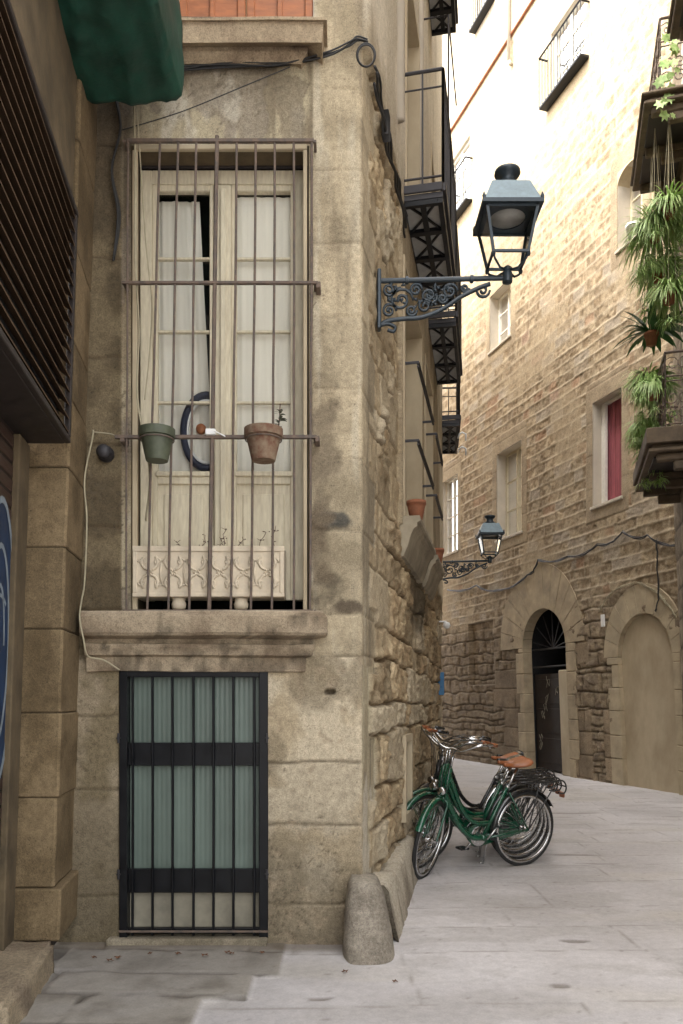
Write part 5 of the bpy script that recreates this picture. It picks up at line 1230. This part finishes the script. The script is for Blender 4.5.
# ============================================================ BICYCLES
def bicycle(pal, seed=0):
    fm = M[pal]
    o = empty('bicycle', (0, 0, 0), None, 'bicycle', 'bicycles parked against the side wall')
    RH = Vector((0, 0, .335)); FH = Vector((1.07, 0, .335)); BBk = Vector((.46, 0, .29)); HT = Vector((.83, 0, .92)); HB = Vector((.885, 0, .68)); ST = Vector((.21, 0, .72)); SP = Vector((.11, 0, .89))
    def cur(P_, n=6):
        P_ = [Vector(p) for p in P_]; S_ = []
        for i in range(len(P_)-1):
            a = P_[max(i-1, 0)]; b = P_[i]; c = P_[i+1]; d = P_[min(i+2, len(P_)-1)]
            for k_ in range(n): t = k_/n; S_.append(tuple(.5*((2*b)+(c-a)*t+(2*a-5*b+4*c-d)*t*t+(3*b-a-3*c+d)*t**3)))
        S_.append(tuple(P_[-1])); return S_
    f_ = MB()
    f_.tube([HT, HB], .024, 12); f_.tube([BBk, ST], .018, 10)
    f_.tube(cur([HT+Vector((.01, 0, -.05)), (.78, 0, .74), (.68, 0, .54), (.55, 0, .43), (.40, 0, .42)]), .02, 10)
    f_.tube(cur([HB+Vector((0, 0, .03)), (.80, 0, .56), (.70, 0, .40), (.58, 0, .305), (.46, 0, .285)]), .025, 10)
    for s in (-1, 1):
        f_.tube([BBk+Vector((0, s*.03, 0)), RH+Vector((0, s*.06, 0))], .0105, 8); f_.tube([ST+Vector((-.01, s*.02, -.04)), RH+Vector((0, s*.06, 0))], .009, 8)
    f_.tube([BBk+Vector((0, -.04, 0)), BBk+Vector((0, .04, 0))], .026, 12)
    f_.build('frame', fm, o, True, True)
    # chain guard
    cg = MB(); prof = [(-.02, .40), (.40, .385), (.5, .4), (.57, .36), (.58, .27), (.52, .21), (.42, .2), (0, .28), (-.05, .32)]
    cg.prism(prof, -.062, -.05); cg.build('chain_guard', fm, o, False, True)
    def wheel(c, M4, name='wheel'):
        def X(x, y, z): v = M4 @ Vector((x, y, z)); return (v.x, v.y, v.z)
        n = 48; W = MB(X); W.tube([(c.x+.325*math.cos(a), 0, c.z+.325*math.sin(a)) for a in np.linspace(0, 6.283185, n, endpoint=False)], .017, 10, True); w_ = W.build('wheel', M['tyre'], o, True, True)
        W = MB(X); W.tube([(c.x+.302*math.cos(a), 0, c.z+.302*math.sin(a)) for a in np.linspace(0, 6.283185, n, endpoint=False)], .0155, 6, True); W.build('rim', M['chrome'], w_, True, True)
        W = MB(X); W.lathe([(.012, -.06), (.012, -.035), (.03, -.03), (.03, -.026), (.018, -.02), (.018, .02), (.03, .026), (.03, .03), (.012, .035), (.012, .06)], 12, tuple(c), 'y')
        for k_ in range(28): a = 6.283*k_/28; s = 1 if k_ % 2 else -1; a2 = a+s*.5; W.tube([(c.x+.025*math.cos(a2), s*.027, c.z+.025*math.sin(a2)), (c.x+.3*math.cos(a), 0, c.z+.3*math.sin(a))], .0014, 3)
        W.build('spokes', M['chrome'], w_, True, True)
    I4 = Matrix.Identity(4); wheel(RH, I4)
    ax = (HT-HB).normalized(); steer = o.get('steer', .75)
    def fend(c, a0, a1, M4, mat):
        def X(x, y, z): v = M4 @ Vector((x, y, z)); return (v.x, v.y, v.z)
        W = MB(X); n = 26; vs_ = []; fs_ = []
        for i in range(n+1):
            a = a0+(a1-a0)*i/n
            for (r_, y) in ((.352, -.029), (.366, -.02), (.371, 0), (.366, .02), (.352, .029)): vs_.append((c.x+r_*math.cos(a), y, c.z+r_*math.sin(a)))
        for i in range(n):
            for k_ in range(4): a = i*5+k_; fs_.append((a, a+1, a+6, a+5))
        W.add(vs_, fs_); 
        W.tube([(c.x, .06, c.z), (c.x+.355*math.cos(a0+.5), .03, c.z+.355*math.sin(a0+.5))], .0025, 4); W.tube([(c.x, -.06, c.z), (c.x+.355*math.cos(a0+.5), -.03, c.z+.355*math.sin(a0+.5))], .0025, 4)
        W.build('fender', mat, o, True, True)
    return o, wheel, fend, cur, dict(RH=RH, FH=FH, BB=BBk, HT=HT, HB=HB, ST=ST, SP=SP, ax=ax, fm=fm)
def finish_bike(pal, label, X, Y, ang, steer, saddle='tan', bar='chrome'):
    o, wheel, fend, cur, D = bicycle(pal); o['label'] = label
    M4 = Matrix.Translation(D['HB']) @ Matrix.Rotation(steer, 4, D['ax']) @ Matrix.Translation(-D['HB'])
    # keep the steered wheel on the ground
    v = M4 @ D['FH']; fm = D['fm']
    wheel(D['FH'], M4)
    fend(D['RH'], R(-12), R(150), Matrix.Identity(4), M['bikeblack'] if pal != 'bikeblack' else M['chrome']); fend(D['FH'], R(25), R(170), M4, fm)
    def X4(x, y, z): q = M4 @ Vector((x, y, z)); return (q.x, q.y, q.z)
    k = MB(X4); HB, HT, FH = D['HB'], D['HT'], D['FH']
    k.tube([HB+Vector((.0, 0, .01)), HB+Vector((.012, 0, -.05))], .02, 10)
    for s in (-1, 1): k.tube(cur([HB+Vector((.012, s*.02, -.03)), HB+Vector((.02, s*.05, -.06)), (.97, s*.055, .5), (1.03, s*.058, .39), (1.07, s*.06, .335)]), .011, 8)
    k.build('fork', fm, o, True, True)
    h = MB(X4); T = HT+D['ax']*.16; h.tube([HT, T], .013, 10); h.tube([T, T+Vector((.06, 0, .02))], .013, 8); B0 = T+Vector((.06, 0, .02))
    h.tube(cur([B0+Vector((-.25, .3, .06)), B0+Vector((-.12, .3, .08)), B0+Vector((-.02, .22, .07)), B0+Vector((.01, .08, .0)), B0, B0+Vector((.01, -.08, .0)), B0+Vector((-.02, -.22, .07)), B0+Vector((-.12, -.3, .08)), B0+Vector((-.25, -.3, .06))]), .0115, 8)
    hb = h.build('handlebar', M[bar], o, True, True)
    for s in (-1, 1):
        g_ = MB(X4); g_.tube([B0+Vector((-.13, s*.3, .082)), B0+Vector((-.26, s*.3, .058))], .017, 8); g_.build('grip', M['tan'] if saddle == 'tan' else M['bikeblack'], hb, True, True)
        g_ = MB(X4); g_.tube([B0+Vector((-.1, s*.29, .07)), B0+Vector((-.14, s*.27, .045)), B0+Vector((-.22, s*.27, .03))], .006, 6); g_.build('brake_lever', M['chrome'], hb, True, True)
    c_ = MB(X4)
    for s in (-1, 1): c_.tube(cur([B0+Vector((-.09, s*.29, .07)), B0+Vector((.06, s*.2, .1)), B0+Vector((.1, s*.05, -.02)), HB+Vector((.03, s*.02, 0))]), .0035, 5)
    c_.build('brake_cable', M['bikeblack'], hb, True, True)
    l_ = MB(X4); l_.lathe([(.02, -.03), (.035, 0), (.036, .03), (.03, .035)], 14, tuple(HB+Vector((.06, 0, .06))), 'x'); l_.build('headlight', M['chrome'], o, True, True)
    # seat
    s_ = MB(); ST, SP = D['ST'], D['SP']; s_.tube([ST, SP], .0135, 10); s_.tube([ST-(SP-ST)*.02, ST+(SP-ST)*.08], .023, 10); s_.build('seat_post', M['chrome'], o, True, True)
    vs_ = []; n = 12; m = 14
    for j in range(m+1):
        f = j/m; x = SP.x-.12+.27*f; wd = (.085*(1-ss(np.array(f), .25, .75))+.02); wd = float(wd)*(1 if f > .08 else .75); hh = .035*(1-.4*f)
        for i in range(n): a = 6.283*i/n; vs_.append((x, wd*math.cos(a), SP.z+.035+.02*(1-f)**2+hh*math.sin(a)*(1 if math.sin(a) > 0 else .6)-.015*math.sin(f*3.1)))
    fs_ = [(j*n+i, j*n+(i+1) % n, (j+1)*n+(i+1) % n, (j+1)*n+i) for j in range(m) for i in range(n)]+[tuple(range(n)), tuple(m*n+i for i in range(n))]
    link('saddle', vs_, fs_, M['tan'] if saddle == 'tan' else M['bikeblack'], o, True, None, True)
    # rack
    r_ = MB(); zr = .76
    for s in (-1, 1):
        r_.tube(cur([(.22, s*.03, .70), (.12, s*.06, zr), (-.2, s*.065, zr), (-.36, s*.065, zr+.01), (-.42, s*.06, zr-.05), (-.40, s*.06, zr-.11), (-.33, s*.06, zr-.1)]), .008, 6)
        r_.tube([(-.1, s*.065, zr), (0, s*.065, .335)], .006, 6); r_.tube([(-.3, s*.065, zr), (0, s*.065, .335)], .006, 6)
    for x in (.08, -.05, -.18, -.33): r_.tube([(x, -.065, zr), (x, .065, zr)], .006, 6)
    r_.tube([(.1, 0, zr), (-.36, 0, zr)], .007, 6); r_.tube([(-.42, -.06, zr-.05), (-.42, .06, zr-.05)], .007, 6)
    r_.build('rack', M['bikeblack'], o, True, True)
    t_ = MB(); t_.box((-.44, -.03, .6), (-.42, .03, .65), .005); t_.build('rear_reflector', M['terracotta'], o, False, True)
    kk = MB(); kk.tube([(.36, -.05, .28), (.31, -.17, .0)], .009, 8); kk.tube([(.31, -.17, .0), (.34, -.19, .005)], .008, 6); kk.build('kickstand', M['chrome'], o, True, True)
    cr_ = MB(); BBp = D['BB']; cr_.lathe([(.085, -.048), (.09, -.046), (.085, -.044)], 24, tuple(BBp), 'y'); ca = steer*7+Y; cx1, cz1 = .165*math.cos(ca), .165*math.sin(ca); cr_.tube([BBp+Vector((0, -.075, 0)), BBp+Vector((cx1, -.08, cz1))], .009, 6); cr_.tube([BBp+Vector((0, .07, 0)), BBp+Vector((-cx1, .08, -cz1))], .009, 6)
    ck = cr_.build('crank', M['chrome'], o, True, True)
    for (p, q) in (((cx1, -.08, cz1), -1), ((-cx1, .08, -cz1), 1)):
        pd = MB(); b = BBp+Vector(p); pd.box((b.x-.045, b.y, b.z-.01), (b.x+.045, b.y+q*.09, b.z+.01), .004); pd.build('pedal', M['bikeblack'], ck, False, True)
    o.location = (X, Y, 0); o.rotation_euler = (R(-2.0-2.5*((Y*7) % 1)), 0, ang); return o
def bike_at(rpx, rpy, fpx, fpy): 
    Yr_ = 1200/(rpy-700); Xr_ = PX(rpx, Yr_); Yf_ = 1200/(fpy-700); Xf_ = PX(fpx, Yf_); return Xr_, Yr_, math.atan2(Yf_-Yr_, Xf_-Xr_)
Xr_, Yr_, an = bike_at(522, 865, 419, 877)
finish_bike('bikegreen', 'nearest green step-through bicycle with its front wheel turned to the wall', Xr_, Yr_, an, R(37))
finish_bike('bikegreen', 'second green bicycle from the camera, half hidden behind the nearest one', Xr_+.02, Yr_+.28, an-R(4), R(24))
finish_bike('bikegreen', 'third green bicycle in the row, between the second green one and the black ones', Xr_+.06, Yr_+.54, an-R(1), R(6), saddle='black')
finish_bike('bikeblack', 'nearer of the two black bicycles, with a brown saddle', Xr_+.08, Yr_+.84, an-R(7), R(34))
finish_bike('bikeblack', 'farthest bicycle of the row, black with a black saddle', Xr_+.18, Yr_+1.12, an-R(4), R(20), saddle='black')

# ============================================================ small litter
rn = random.Random(12); pts_ = [(110, 965), (118, 962), (150, 958), (178, 958), (205, 960), (228, 957), (232, 958), (262, 957), (94, 962), (395, 983), (345, 973)]
for k_, (px, py) in enumerate(pts_):
    Y = 1200/(py-700); x = PX(px, Y); s_ = rn.uniform(.012, .024); a = rn.uniform(0, 3.1); mb = MB()
    z = .03 if px < 300 else .012
    P_ = [(math.cos(t+a)*s_*(1.4 if q % 2 else .7), math.sin(t+a)*s_*(.8 if q % 2 else .5)) for q, t in enumerate(np.linspace(0, 6.28, 9)[:-1])]
    mb.add([(x+p[0], Y+p[1], z+.006*math.sin(q*2)) for q, p in enumerate(P_)]+[(x+p[0]*.9, Y+p[1]*.9, z-.002+.006*math.sin(q*2)) for q, p in enumerate(P_)], [tuple(range(8)), tuple(range(8, 16))[::-1]]+[(i, (i+1) % 8, 8+(i+1) % 8, 8+i) for i in range(8)])
    o = mb.build('dead_leaf', M['litter'], None); setp(o, 'tiny brown dead leaf lying on the paving at the foot of the corner house' if px < 300 else 'tiny dead leaf on the pale paving just %s the guard stone' % ('right of' if px > 370 else 'in front of'), 'leaf', 'dead leaves on the paving')
